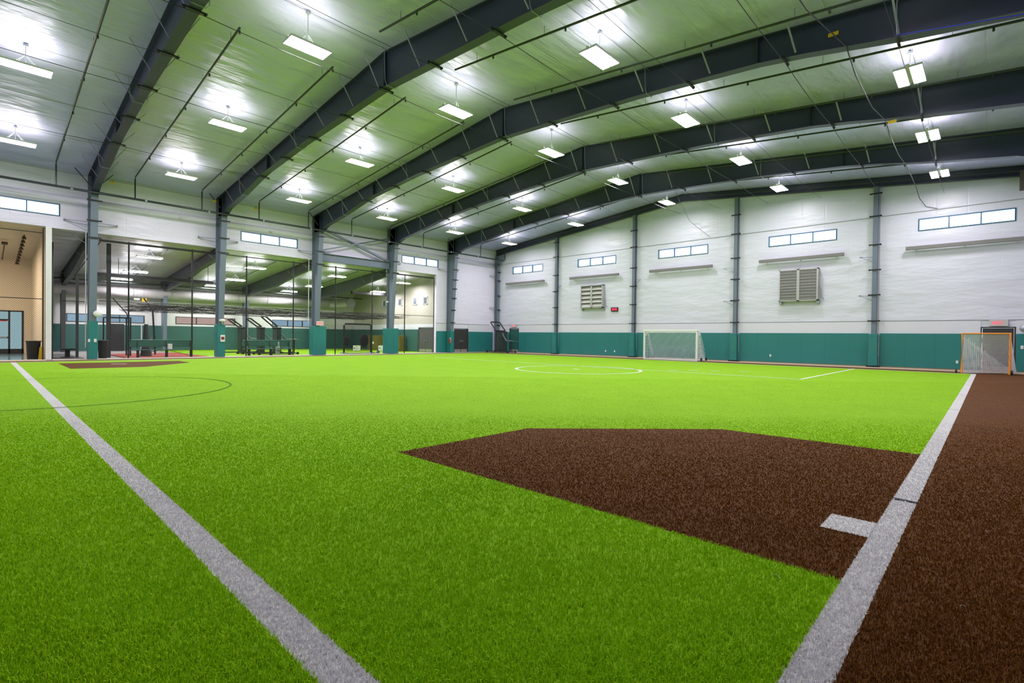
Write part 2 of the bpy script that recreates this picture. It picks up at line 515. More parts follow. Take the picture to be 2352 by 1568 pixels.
# ------------------------------------------------------------------ steel frames
BL = [(1.15, 8.30), (2.1, 8.62), (4.4, 8.93), (6.6, 9.33), (7.8, 9.50), (11.8, 9.82), (XR, 10.12)]
BOT = BL + [(W - x, z) for x, z in BL[-2::-1]]
def bot(x):
    for (a, za), (c, zc) in zip(BOT, BOT[1:]):
        if a <= x <= c:
            return za + (zc - za) * (x - a) / (c - a)
    return 8.3
TK = .02
CLIPX = [7.03, 9.87, 12.70, 15.45, 18.24, 21.02, 23.87, 26.7, 29.5, 32.07]
frame_words = {1: 'nearest the far wall', 2: 'second from the far wall', 3: 'third from the far wall, left of the X-braced bay',
               4: 'fourth from the far wall, a red alarm box on its column', 5: 'leftmost in the picture, above the black trash can', 6: 'behind the camera'}
def make_frame(k):
    y = -k * S1
    t = thing('roof_arch', 'blue-grey steel roof arch ' + frame_words[k], 'steel arch', (0, y, 0), 0, 'steel roof arches')
    hw = .15
    # rafter web and flanges
    b = MB()
    topw = [(x, roof(x) - .03) for x in (.1, XR, W - .1)]
    web = [(x, 0, z) for x, z in [(.12, 8.3)] + BOT + [(W - .12, 8.3)]] + [(x, 0, z) for x, z in topw[::-1]]
    # split the web along its kinks so that every face stays convex
    xs = sorted({.12, *[p[0] for p in BOT], W - .12})
    for a, c in zip(xs, xs[1:]):
        za = bot(a) if a > 1.1 and a < W - 1.1 else 8.3
        zc = bot(c) if c > 1.1 and c < W - 1.1 else 8.3
        b.prism([(a, -.008, za), (c, -.008, zc), (c, -.008, roof(c) - .02), (a, -.008, roof(a) - .02)], (0, .016, 0))
    for (a, za), (c, zc) in zip(BOT, BOT[1:]):
        b.prism([(a, -hw, za - TK), (c, -hw, zc - TK), (c, -hw, zc), (a, -hw, za)], (0, 2 * hw, 0))
    for a, c in ((.1, XR), (XR, W - .1)):
        b.prism([(a, -hw, roof(a) - .035), (c, -hw, roof(c) - .035), (c, -hw, roof(c) - .004), (a, -hw, roof(a) - .004)], (0, 2 * hw, 0))
    for x in (7.8, XR, W - 7.8, 1.15, W - 1.15):
        z0 = bot(x)
        b.box(x - .01, x + .01, -hw + .01, hw - .01, z0, roof(x) - .03)
    b.build('rafter', RAFT_SHADED, t)
    for sgn in (0, 1):
        f = (lambda x: x) if sgn == 0 else (lambda x: W - x)
        b = MB()
        b.prism([(f(.12), -.008, 0), (f(.48), -.008, 0), (f(1.15), -.008, 8.3), (f(.12), -.008, 8.3)], (0, .016, 0))
        b.prism([(f(.12), -.008, 8.3), (f(1.15), -.008, 8.3), (f(1.15), -.008, roof(1.15) - .03), (f(.12), -.008, roof(.12) - .03)], (0, .016, 0))
        b.prism([(f(.48), -hw, 0), (f(.50), -hw, 0), (f(1.17), -hw, 8.3), (f(1.15), -hw, 8.3)], (0, 2 * hw, 0))
        b.box(f(.10), f(.12), -hw, hw, 0, roof(.12) - .03)
        b.box(f(.12), f(1.15), -hw + .01, hw - .01, 8.29, 8.31)
        b.box(f(.05), f(.6), -.18, .18, 0, .025)
        b.build('column', STEEL, t)
    # diagonal flange braces
    for i, x in enumerate([3.0, 4.9, 6.8, 8.85, 11.3, 13.85, 16.2, 18.0, 20.4, 22.7, 25.1, 27.4, 29.8, 32.1]):
        bb = MB(); zb = bot(x) + .06
        bb.bar((x, -.14, zb), (x - .1, -.68, roof(x) - .06), .05, .018)
        bb.bar((x, .14, zb), (x - .1, .68, roof(x) - .06), .05, .018)
        bb.build('flange_brace', BRACEM, t)
    # cable clips below the flange
    for x in CLIPX:
        bb = MB(); z = bot(x) - TK
        bb.box(x - .03, x + .03, -.30, .30, z - .045, z); bb.box(x - .02, x + .02, -.27, -.22, z - .08, z - .045); bb.box(x - .02, x + .02, .22, .27, z - .08, z - .045)
        bb.build('cable_clip', BLACK, t)
    # clips and net arms on the left column
    for z in (6.15, 7.0, 8.0):
        bb = MB(); x = .50 + .67 * z / 8.3
        bb.box(x, x + .05, -.30, .30, z - .035, z + .035); bb.box(x - .06, x, -.20, .20, z - .02, z + .02)
        bb.build('column_clip', BLACK, t)
    if k == 1:
        for z in (2.55, 3.6, 4.6, 5.4):
            bb = MB(); x = .50 + .67 * z / 8.3
            bb.box(x, x + .05, -.26, .26, z - .035, z + .035); bb.build('column_clip', BLACK, t)
    a = MB()
    for s in (-1, 1):
        a.bar((.3, s * .15, 7.04), (.12, s * 1.05, 7.04), .05, .03); a.bar((.12, s * 1.05, 7.04), (.3, s * .16, 6.72), .035, .02)
        a.bar((.12, s * 1.05, 7.07), (.04, s * 1.05, 7.0), .06)
    a.build('net_arm', BRACEM, t)
    # knee struts up to the eave
    a = MB()
    for s in (-1, 1):
        a.bar((.95, s * .15, 8.75), (1.0, s * .75, roof(1) - .06), .06, .03)
    a.build('knee_strut', DARKSTEEL, t)
    # padding at the foot of the left column
    padw = {1: .17, 2: .50, 3: .46, 4: .22, 5: .19, 6: .2, 7: .2}[k]
    ztop = {1: 1.86, 2: 1.95, 3: 1.98, 4: 1.95, 5: 1.98, 6: 1.9, 7: 1.9}[k]
    off = {2: .05, 3: .16}.get(k, .02)
    bb = MB(); bb.box(.08, .72 if k in (2, 3) else .66, -padw + off, padw + off, .03, ztop)
    bb.build('column_pad', PAD, t, bevel=.02)
    return t
frames = [make_frame(k) for k in range(1, NB)]

# end-wall rafter
b = MB()
for a, c in ((.1, XR), (XR, W - .1)):
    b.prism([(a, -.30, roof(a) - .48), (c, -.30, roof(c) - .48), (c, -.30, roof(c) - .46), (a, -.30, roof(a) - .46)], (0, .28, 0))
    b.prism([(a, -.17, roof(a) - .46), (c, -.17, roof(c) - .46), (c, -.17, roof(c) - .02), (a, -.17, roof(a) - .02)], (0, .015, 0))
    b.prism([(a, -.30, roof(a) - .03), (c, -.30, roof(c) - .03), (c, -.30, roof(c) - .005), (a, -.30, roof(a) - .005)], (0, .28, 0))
tag(b.build('end_wall_rafter', RAFT_SHADED), 'shallow blue-grey steel rafter running along the top of the far wall', 'steel beam')

# end-wall posts
post_words = ['first steel post from the corner, between the two far windows nearest the corner', 'second steel post from the corner on the far wall, left of the soccer goal',
              'third steel post from the corner on the far wall, right of the soccer goal', 'rightmost steel post on the far wall, left of the orange goal']
def hpost(x, k):
    top = roof(x) - .49
    t = thing('wall_post', post_words[k], 'steel post', (x, 0, 0), 0, 'steel posts on the far wall')
    b = MB()
    b.box(-.11, .11, -.27, -.255, 0, top); b.box(-.11, .11, -.055, -.04, 0, top); b.box(-.007, .007, -.255, -.055, 0, top)
    b.box(-.16, .16, -.3, -.03, top - .02, top)
    b.build('post', STEEL, t)
    z = [2.5, 3.9, 5.25, 6.6, 8.14] + ([9.35] if top > 9.6 else [])
    for q in z:
        bb = MB(); bb.box(-.27, .27, -.33, -.27, q - .03, q + .03); bb.box(-.27, -.22, -.33, -.2, q - .03, q + .03); bb.box(.22, .27, -.33, -.2, q - .03, q + .03)
        bb.build('post_clip', BLACK, t)
    for q in ((5.95, 3.85) if k in (2, 3) else (5.7,)):
        if k == 3 or k == 2:
            bb = MB(); bb.bar((-.1, -.15, q), (-.62, -.45, q), .04, .03); bb.bar((-.62, -.45, q), (-.1, -.12, q - .25), .025, .02); bb.bar((-.56, -.42, q), (-.66, -.48, q), .07)
        else:
            bb = MB(); bb.bar((.1, -.15, q), (.66, -.35, q), .04, .03); bb.bar((.66, -.35, q), (.1, -.12, q - .28), .025, .02)
        bb.build('net_arm', GALV, t)
    bb = MB(); bb.tube([(.2, -.06, .6), (.2, -.06, top - .2)], .013, 6)
    bb.build('conduit', WHITE, t)
    bb = MB(); bb.box(-.22, .20, -.42, -.04, .08, 1.80)
    pp_ = bb.build('post_pad', PAD, t, bevel=.02)
    bb = MB()
    for q in range(10):
        z0 = .75 + q * .085
        bb.bar((-.16, -.425, z0), (.14, -.425, z0 + .035), .006, .018)
    bb.build('pad_lacing', mat('pad_crease', (0.06, 0.30, 0.27), .4), pp_)
    bb = MB(); bb.box(-.3, .28, -.46, -.02, 0, .05); bb.dome((-.26, -.4, .06), .05); bb.dome((.26, -.4, .06), .05)
    bb.build('foot_plate', BLACK, t)
    return t
for k in range(4):
    hpost(S2 * (k + 1), k)
# corner posts
t = thing('corner_post', 'steel post in the corner where the far wall meets the left wall', 'steel post', (0, 0, 0))
b = MB(); b.box(.45, .47, -.36, -.10, 0, 8.9); b.box(.15, .45, -.24, -.22, 0, 8.9); b.box(.15, .17, -.36, -.10, 0, 8.9)
b.prism([(.45, -.30, 7.9), (.47, -.30, 7.9), (1.3, -.30, 8.95), (.45, -.30, 8.95)], (0, .16, 0))
b.build('post', STEEL, t)
for q in (2.5, 3.9, 5.2, 6.6, 7.4, 8.14):
    bb = MB(); bb.box(.48, .62, -.4, -.08, q - .03, q + .03); bb.build('post_clip', BLACK, t)
b = MB()
for q in (7.05, 4.1):
    b.bar((.15, -.36, q), (.1, -1.0, q), .045, .03); b.bar((.1, -1.0, q), (.15, -.36, q - .3), .03, .02)
b.build('net_arm', GALV, t)

# header beam and X-brace of the third bay
b = MB(); y0, y1 = -17.58, -11.97
b.box(.25, .55, y0, y1, 6.46, 6.48); b.box(.25, .55, y0, y1, 6.98, 7.0); b.box(.393, .407, y0, y1, 6.48, 6.98)
tag(b.build('header_beam', STEEL), 'blue-grey steel header beam across the top of the opening, below the X-brace', 'steel beam')
t = thing('cross_brace', 'pair of crossed steel rods forming an X above the header beam on the left wall', 'brace', (0, 0, 0))
MB().bar((.45, -17.5, 8.75), (.45, -12.1, 7.05), .15, .15).build('brace_rod', STEEL, t)
MB().bar((.62, -17.5, 7.15), (.66, -12.1, 8.75), .10, .10).build('brace_rod', STEEL, t)

# ------------------------------------------------------------------ hanging lights
ROWX = [4.45, 11.29, XR + .25, 25.2, 32.03]
ROWZ = [9.22, 9.84, 10.19, 9.82, 9.17]
row_words = ['in the row beside the left wall', 'in the second row from the left wall', 'in the middle row under the ridge', 'in the fourth row', 'in the rightmost row']
bay_words = ['nearest the far wall', 'second from the far wall', 'third from it', 'fourth from it', 'fifth from it', 'at the picture edge', 'behind the camera', 'farthest behind the camera']
def make_light(x, y, z, top, label, slot=None, gap=.155):
    t = thing('hanging_light', label, 'hanging light', (x, y, z), 0, 'long hanging lights under the roof')
    b = MB()
    for s in (-1, 1):
        cx = s * gap
        b.box(cx - .15, cx + .15, -.63, .63, .03, .055)
        b.box(cx - .15, cx - .14, -.63, .63, -.01, .03); b.box(cx + .14, cx + .15, -.63, .63, -.01, .03)
        b.box(cx - .14, cx + .14, -.63, -.62, -.01, .03); b.box(cx - .14, cx + .14, .62, .63, -.01, .03)
    b.box(-.05, .05, -.63, .63, .055, .10)
    b.build('housing', WHITE, t)
    for s in (-1, 1):
        cx = s * gap
        lb = MB()
        lb.add([(cx - .135, -.615, 0), (cx + .135, -.615, 0), (cx + .135, .615, 0), (cx - .135, .615, 0)], [(0, 3, 2, 1)])
        lb.build('lens', LENSA if slot else LENS, t)
    b = MB()
    for s in (-1, 1):
        b.add([(s * .2 - .07, -.6, .06), (s * .2 + .07, -.6, .06), (s * .2 + .07, .6, .06), (s * .2 - .07, .6, .06)], [(0, 1, 2, 3)])
    b.build('top_slot', slot or SLOT, t)
    b = MB(); h = top - z
    b.tube([(0, 0, .10), (0, 0, h - .09)], .012, 6)
    for s in (-1, 1):
        b.tube([(0, s * .0, .42), (0, s * .28, .1)], .005, 5); b.tube([(-.02, s * .0, .42), (-.16, s * .28, .06)], .005, 5)
    b.build('hanger_rod', GALV, t)
    b = MB(); b.disc((0, 0, h - .10), .07, .06, 10); b.build('junction_box', GALV, t)
    return t
lights = []
for r_ in range(5):
    proto = None
    for k in range((6, 6, 6, 5, 5)[r_]):
        x, y = ROWX[r_], -(k + .5) * S1
        lab = 'white hanging light ' + row_words[r_] + ', ' + bay_words[k]
        if r_ == 4:
            lab = 'twin-panel white hanging light ' + row_words[r_] + ', ' + bay_words[k]
        if proto is None:
            proto = make_light(x, y, ROWZ[r_], roof(x), lab, gap=.185 if r_ == 4 else .155)
        else:
            o = copy_tree(proto); o.location = (x, y, ROWZ[r_]); o['label'] = lab

# conduit runs feeding each row, looping under every rafter
for r_ in range(5):
    x = ROWX[r_] + .04
    b = MB(); zt = roof(x) - .05
    pts = [(x, -.4, zt)]
    b.tube([(x, -.35, zt), (x, -L + .2, zt)], .010, 5)
    for k in range(1, NB):
        y = -k * S1; zb = bot(x) - .055
        b.tube([(x, y - .42, zt), (x, y - .30, zt - .05), (x, y - .27, zb + .35), (x, y - .25, zb + .12), (x, y - .18, zb), (x, y + .18, zb), (x, y + .26, zb + .12), (x, y + .28, zt - .02)], .011, 5)
    tag(b.build('conduit', GALV), 'thin metal conduit feeding the hanging lights ' + row_words[r_], 'conduit', 'conduits along the light rows')

# net-support cables along the hall below the rafters
cw = ['first', 'second', 'third', 'fourth', 'fifth', 'sixth', 'seventh', 'eighth', 'ninth', 'tenth']
for i, x in enumerate(CLIPX):
    b = MB(); pts = []
    for k in range(NB):
        z0 = bot(x) - .10
        for q in range(6):
            f = q / 6
            pts.append((x, -.32 - (k + f) * S1 * .985, z0 - .28 * f * (1 - f)))
    b.tube(pts, .007 if i % 2 else .010, 5)
    tag(b.build('net_cable', BLACK), 'thin black net cable under the rafters, %s from the left wall' % cw[i], 'cable', 'net cables under the rafters')

# ------------------------------------------------------------------ sprinkler pipes
t = thing('sprinkler_main', 'long black sprinkler main pipe crossing in front of the left wall columns', 'pipe')
b = MB(); b.tube([(1.5, -L + .3, 8.33), (1.5, -.6, 8.33)], .06, 10); b.build('pipe', PIPE, t, smooth=True)
for y in np.arange(-L + 2, -1, 2.955):
    b = MB(); b.disc((1.5, y, 8.33), .085, .10, 10, 'y'); b.build('coupling', GALV if int(y) % 3 == 0 else PIPE, t)
bi = 0
bw = ['eleventh', 'tenth', 'ninth', 'eighth', 'seventh', 'sixth', 'fifth', 'fourth', 'third', 'second', 'first']
for i in range(11):
    y = -31.02 + 3.06 * i
    z0 = roof(1.9) - .16
    b = MB()
    b.tube([(1.5, y, 8.39), (1.5, y, z0 - .12), (1.62, y, z0 - .02), (16.8, y, roof(16.8) - .30)], .035, 7)
    for x in (4, 7, 10, 13, 16):
        zz = z0 + (roof(16.8) - .30 - z0) * (x - 1.6) / 15.2
        b.tube([(x, y, zz), (x, y, roof(x) - .01)], .006, 4)
        b.disc((x + .8, y, zz - .11), .03, .10, 6)
    tag(b.build('sprinkler_branch', PIPE), 'black sprinkler branch pipe climbing the left roof slope, %s from the far wall' % bw[i], 'pipe', 'sprinkler branch pipes on the left slope')
    b = MB()
    b.tube([(19.85, y, roof(19.85) - .28), (W - 1.0, y, roof(1.0) - .28)], .035, 7)
    for x in (21, 24, 27, 30, 33):
        b.tube([(x, y, roof(x) - .28), (x, y, roof(x) - .01)], .006, 4)
        b.disc((x + .8, y, roof(x + .8) - .40), .03, .10, 6)
    tag(b.build('sprinkler_branch', PIPE), 'black sprinkler branch pipe on the right roof slope, %s from the far wall' % bw[i], 'pipe', 'sprinkler branch pipes on the right slope')

# loose cable hanging across the right roof slope and down to the far wall
b = MB(); pts = [(30.4, -23.7, 9.25), (30.7, -20.5, 8.95), (31.0, -17.9, 9.12), (31.0, -17.3, 9.0), (31.0, -16.6, 8.85), (31.05, -14.2, 8.75), (31.1, -12.0, 9.05), (31.1, -11.5, 9.0), (31.1, -10.8, 8.85), (31.1, -8.5, 8.8), (31.1, -6.1, 9.0), (31.1, -5.5, 8.95), (31.1, -4.0, 9.0), (31.05, -1.6, 9.1), (31.1, -.3, 8.75), (31.35, -.07, 8.35), (31.8, -.07, 8.17)]
b.tube(pts, .014, 6)
tag(b.build('hanging_cable', BLACK), 'loose black cable drooping from the right rafters down to the far wall', 'cable')
b = MB(); b.tube([(20.2, -5.5, 10.3), (18.9, -.3, 9.4), (20.2, -.06, 8.2)], .010, 5)
tag(b.build('guy_wire', BLACK), 'thin wire slanting down the far wall above the middle window', 'wire')
b = MB(); b.tube([(32.1, -18.05, 8.90), (34.3, -18.05, 8.47), (36.4, -18.05, 8.05)], .012, 5)
tag(b.build('blue_rope', mat('blue_rope', (.01, .02, .5), .6)), 'blue rope stretched below the rafters at the upper right', 'rope')

# eave cable with yellow tags
b = MB(); b.tube([(1.22, -L + .2, 9.12), (1.22, -.35, 9.12)], .008, 5)
tag(b.build('net_cable', BLACK), 'thin black cable high along the left wall carrying yellow tags', 'cable')
YT = mat('yellow_tag', (.75, .50, .02), .5)
for y, l_ in ((-28.85, 'high on the left wall just right of the leftmost column'), (-24.2, 'high on the left wall just left of the second column'), (-21.93, 'on the cable above the middle left-wall window')):
    t = thing('yellow_tag', 'small yellow tag hanging ' + l_, 'tag', (1.22, y, 9.04), 0, 'yellow tags')
    MB().box(-.012, .012, -.10, .10, -.06, .06).build('plate', YT, t)
    MB().box(-.016, .016, -.03, .03, .06, .09).build('clip', BLACK, t)
for x, y, z, l_ in ((30.68, -17.76, 9.62, 'on the rafter web at the upper right'), (31.3, -12.0, 8.93, 'below the second rafter beside the loose cable')):
    t = thing('yellow_tag', 'small yellow tag ' + l_, 'tag', (x, y, z), 0, 'yellow tags')
    MB().box(-.12, .12, -.012, .012, -.05, .05).build('plate', YT, t)
    MB().box(-.02, .02, .012, .03, -.02, .02).build('clip', BLACK, t)
t = thing('hanging_sign', 'small yellow and white sign hanging in the annex above the first bench', 'sign', (-9.0, -25.75, 3.68))
MB().box(-.01, .01, .0, .28, -.12, .12).build('yellow_plate', YT, t)
MB().box(-.01, .01, -.45, -.12, -.02, .10).build('white_plate', PAPER, t)
b = MB(); b.tube([(0, .1, .12), (0, .1, 2.1)], .006, 4); b.tube([(0, -.3, .1), (0, -.3, 2.1)], .006, 4); b.build('hanging_wire', BLACK, t)

# ------------------------------------------------------------------ wall padding
def padding(name, label, axis, a, c, group):
    b = MB()
    if axis == 'y': b.box(a, c, -.085, -.036, .06, PADZ)
    else: b.box(.036, .085, a, c, .03, PADZ)
    o = b.build(name, PAD, bevel=.012)
    return tag(o, label, 'wall padding', group)
gp = 'teal padding along the hall walls'
segs = [(.9, 1.78), (2.98, S2 - .24), (S2 + .24, 2 * S2 - .24), (2 * S2 + .24, 3 * S2 - .24), (3 * S2 + .24, 4 * S2 - .24), (4 * S2 + .24, 33.48), (34.72, W - .1)]
pw = ['narrow teal pad strip between the corner and the far door in the corner', 'teal wall padding behind the black wheeled hoop stand in the corner', 'teal wall padding left of the soccer goal, below the small louver',
      'teal wall padding on the far wall behind the soccer goal', 'teal wall padding below the large fan louver, right of the soccer goal', 'teal wall padding left of the orange lacrosse goal', 'teal wall padding at the right picture edge beyond the lacrosse goal']
for (a, c), l_ in zip(segs, pw):
    padding('wall_padding', l_, 'y', a, c, gp)
padding('wall_padding', 'teal wall padding on the left wall between the annex opening and the double door', 'x', -7.10, -5.18, gp)
padding('wall_padding', 'teal wall padding on the left wall between the double door and the corner', 'x', -3.50, -.5, gp)

# ------------------------------------------------------------------ far wall fittings
rail_words = ['below the window nearest the corner', 'below the second window, above the small louver', 'below the middle window, above the soccer goal', 'below the fourth window, above the large louver', 'below the rightmost window']
for i, (a, c) in enumerate([(1.5, 6.05), (8.77, 13.36), (15.93, 20.47), (23.37, 27.84), (30.57, 35.1)]):
    t = thing('heater_bar', 'long grey metal box on the far wall ' + rail_words[i], 'heater', ((a + c) / 2, 0, 6.24), 0, 'long grey boxes under the far wall windows')
    h = (c - a) / 2
    MB().box(-h, h, -.34, -.18, -.09, .09).build('box_body', BARM, t, bevel=.01)
    b = MB()
    for s in (-.8, 0, .8):
        b.box(s * h - .03, s * h + .03, -.18, -.003, -.03, .03)
    b.build('wall_bracket', GALV, t)
def louver(x0, x1, z0, z1, label, nl, frame_m, blade_m, mesh):
    t = thing('fan_louver', label, 'louver', ((x0 + x1) / 2, 0, z0))
    w2 = (x1 - x0) / 2; h = z1 - z0; xm = 0
    b = MB(); d = -.38
    for a, c in ((-w2, -w2 + .06), (w2 - .06, w2), (xm - .07, xm + .07)):
        b.box(a, c, d, -.01, 0, h)
    b.box(-w2, w2, d, -.01, 0, .06); b.box(-w2, w2, d, -.01, h - .06, h)
    b.build('louver_frame', frame_m, t)
    MB().box(-w2 + .05, w2 - .05, -.12, -.05, .05, h - .05).build('back_panel', mat('louver_back', (0.2, 0.2, 0.18), .5), t)
    for q in range(nl):
        z = .08 + (h - .16) * (q + .5) / nl
        hh = (h - .16) / nl
        for a, c in ((-w2 + .06, -.07), (.07, w2 - .06)):
            bb = MB(); bb.prism([(a, d + .03, z - hh * .46), (a, d + .05, z - hh * .46), (a, -.16, z + hh * .46), (a, -.18, z + hh * .46)], (c - a, 0, 0))
            bb.build('louver_blade', blade_m, t)
    if mesh:
        b = MB(); n = int(2 * w2 / .055); m_ = int(h / .055)
        for i in range(1, n): b.box(-w2 + i * .055 - .004, -w2 + i * .055 + .004, d - .008, d - .002, .03, h - .03)
        for i in range(1, m_): b.box(-w2 + .03, w2 - .03, d - .008, d - .002, i * .055 - .004, i * .055 + .004)
        b.build('guard_mesh', ALU, t)
    b = MB(); b.tube([(w2 + .05, -.2, h * .45), (w2 + .12, -.15, h * .3), (w2 + .1, -.1, h * .12), (w2 + .25, -.04, h * .05)], .02, 6)
    b.build('chain', GALV, t)
    b = MB(); b.box(-w2 - .02, -w2 + .12, -.2, -.01, -.16, 0); b.box(w2 - .1, w2 + .06, -.2, -.01, -.16, 0)
    b.build('wall_bracket', GALV, t)
    return t
louver(9.95, 12.0, 3.75, 5.55, 'pale grey double fan louver on the far wall, left of the red clock', 5, ALU, mat('pale_louver', (0.52, 0.52, 0.48), .4, .2), False)
louver(24.55, 26.6, 3.72, 5.6, 'large mesh-covered double fan louver between the two rightmost posts', 10, ALU, mat('dim_louver', (0.38, 0.37, 0.33), .45, .2), True)

# digital clock
t = thing('digital_clock', 'small black digital clock with red digits on the far wall', 'clock', (12.92, -.03, 3.60))
MB().box(-.30, .30, -.07, .03, -.155, .155).build('case', BLACK, t, bevel=.015)
SEG = {'0': 'abcdef', '1': 'bc', '2': 'abdeg', '3': 'abcdg', '4': 'bcfg', '5': 'acdfg', '6': 'acdefg', '7': 'abc', '8': 'abcdefg', '9': 'abcdfg'}
def digit(b, ch, cx, wd, hg):
    T = .018
    P = {'a': (-wd, wd, hg - T, hg + T), 'g': (-wd, wd, -T, T), 'd': (-wd, wd, -hg - T, -hg + T), 'b': (wd - T, wd + T, 0, hg), 'c': (wd - T, wd + T, -hg, 0), 'f': (-wd - T, -wd + T, 0, hg), 'e': (-wd - T, -wd + T, -hg, 0)}
    for s in SEG[ch]:
        x0, x1, z0, z1 = P[s]; b.box(cx + x0, cx + x1, -.082, -.07, z0, z1)
b = MB(); digit(b, '6', -.13, .035, .075); digit(b, '4', .03, .035, .075); digit(b, '9', .17, .035, .075)
b.box(-.06, -.045, -.082, -.07, .02, .045); b.box(-.06, -.045, -.082, -.07, -.045, -.02)
b.build('digits', LED, t)

def exit_sign(loc, rz, label, w_=.33, dim=False):
    t = thing('exit_sign', label, 'exit sign', loc, rz, 'exit signs')
    MB().box(-w_, w_, -.08, 0, -.15, .15).build('case', mat('sign_case', (0.55, 0.54, 0.52), .5), t, bevel=.01)
    text_mesh('EXIT', .19, .006, 'lettering', EXITR, t, (-.03, -.084, 0), (PI / 2, 0, 0))
    return t
exit_sign((34.12, -.03, 2.34), 0, 'grey exit sign with red letters above the far door behind the lacrosse goal')
exit_sign((2.35, -.03, 2.42), 0, 'exit sign with red letters above the far door in the corner')
exit_sign((.70, -17.58, 2.17), PI / 2, 'exit sign with red letters mounted on the padded column left of the black batting screen', .25)

# sockets
def socket(loc, rz, label):
    b = MB(); b.box(-.045, .045, -.02, 0, -.07, .07); b.box(-.02, .02, -.03, -.02, -.045, -.012); b.box(-.02, .02, -.03, -.02, .012, .045)
    o = b.build('wall_socket', PAPER); o.location = loc; o.rotation_euler = (0, 0, rz)
    return tag(o, label, 'socket', 'small sockets on the teal padding')
socket((32.66, -.085, .42), 0, 'small pale socket on the teal padding left of the lacrosse goal')
socket((24.05, -.085, .45), 0, 'small pale socket on the teal padding right of the soccer goal')
socket((12.2, -.085, .40), 0, 'left one of two small sockets on the teal padding below the red clock')
socket((13.0, -.085, .40), 0, 'right one of two small sockets on the teal padding below the red clock')
t = thing('light_switch', 'small pale green switch plate on the padding at the right picture edge', 'switch', (34.92, -.085, 1.2))
MB().box(-.05, .05, -.02, 0, -.08, .08).build('plate', PAPER, t); MB().box(-.012, .012, -.032, -.02, -.025, .025).build('toggle', WHITE, t)
t = thing('alarm_box', 'small dark red alarm box on the padding at the right picture edge', 'alarm box', (35.2, -.085, 1.28))
MB().box(-.14, .12, -.09, 0, -.14, .14).build('case', BLACK, t); MB().box(-.11, .09, -.10, -.09, -.08, .06).build('cover', mat('dull_red', (.25, .02, .05), .4), t)
t = thing('wall_speaker', 'round grey wall speaker above the padding at the right picture edge', 'speaker', (35.0, -.03, 2.08))
b = MB(); b.dome((0, -.08, 0), .16, 1.1, .5, 1); b.build('shell', GALV, t, smooth=True)
b = MB(); b.box(34.72, 35.1, -.5, -.28, 8.45, 9.35)
tag(b.build('hanging_box', mat('dim_box', (0.1, 0.09, 0.08), .6)), 'dark box hanging from the end rafter at the upper right picture edge', 'box')

# ------------------------------------------------------------------ left wall fittings
t = thing('fire_extinguisher', 'red fire extinguisher hung on the column left of the double door', 'fire extinguisher', (.62, -5.93 - .16, .82))
b = MB(); b.disc((0, 0, 0), .075, .36, 12); b.dome((0, 0, .36), .075, 1, 1, .6); b.build('cylinder', RED, t, smooth=False)
b = MB(); b.disc((0, 0, .39), .025, .06, 8); b.box(-.02, .1, -.01, .01, .44, .47); b.tube([(.02, 0, .42), (.12, .0, .35), (.11, 0, .15)], .012, 6); b.build('valve', WHITE, t)
t = thing('alarm_box', 'small red and white alarm box on the padded column behind the benches', 'alarm box', (.665, -23.56, 1.12), PI / 2)
MB().box(-.12, .12, -.06, 0, -.20, .20).build('case', PAPER, t); MB().box(-.08, .08, -.075, -.06, -.08, .09).build('front', mat('dull_red', (.25, .02, .05), .4), t)
t = thing('column_sign', 'pair of small pale green plates on the padded column beside the trash can', 'sign', (.665, -29.56, .98), PI / 2)
MB().box(-.17, -.09, -.02, 0, -.08, .07).build('plate', PAPER, t); MB().box(.06, .17, -.02, 0, -.09, .08).build('plate', PAPER, t)
t = thing('wall_lamp', 'round white globe on the column beside the trash can', 'lamp', (.72, -29.36, 2.34))
b = MB(); b.dome((.02, 0, 0), .17, .7, 1.15, 1); b.build('globe', WHITE, t, smooth=True)
MB().box(-.2, -.08, -.04, .04, -.04, .04).build('arm', GALV, t)
t = thing('wall_lamp', 'small white fixture on top of the padded column behind the benches', 'lamp', (.74, -23.6, 2.18))
b = MB(); b.dome((0, 0, 0), .11, 1, 1.6, .8); b.build('globe', WHITE, t, smooth=True); MB().box(-.08, .02, -.04, .04, -.22, -.05).build('arm', GALV, t)
t = thing('security_camera', 'white security camera on the second column from the far wall', 'camera', (.66, -12.15, 3.95))
b = MB(); b.bar((.05, -.1, 0), (.22, -.3, -.03), .09); b.build('body', WHITE, t); MB().bar((-.1, 0, .05), (.06, -.1, .02), .03).build('arm', WHITE, t)
for y, l_ in ((-25.6, 'between the two leftmost columns'), (-20.6, 'above the middle left-wall window'), (-9.1, 'above the window near the corner')):
    t = thing('smoke_detector', 'small white detector with a stem on the left wall ' + l_, 'detector', (.02, y, 7.95))
    b = MB(); b.disc((.08, 0, 0), .10, .05, 12); b.build('dome', WHITE, t); MB().tube([(.08, 0, .05), (.08, 0, .55)], .008, 5).build('stem', WHITE, t); MB().box(-.01, .09, -.03, .03, .01, .04).build('bracket', WHITE, t)

# conduits down the columns
for k, y in ((5, -29.77), (3, -18.12)):
    b = MB(); b.tube([(.16, y, .6 if k == 5 else 2.2), (.16, y, 6.5), (.16, y + .06, 6.55)], .022, 6)
    tag(b.build('column_conduit', WHITE), 'white vertical conduit beside the %s' % ('leftmost column with the globe lamp' if k == 5 else 'padded column with the exit sign'), 'conduit')

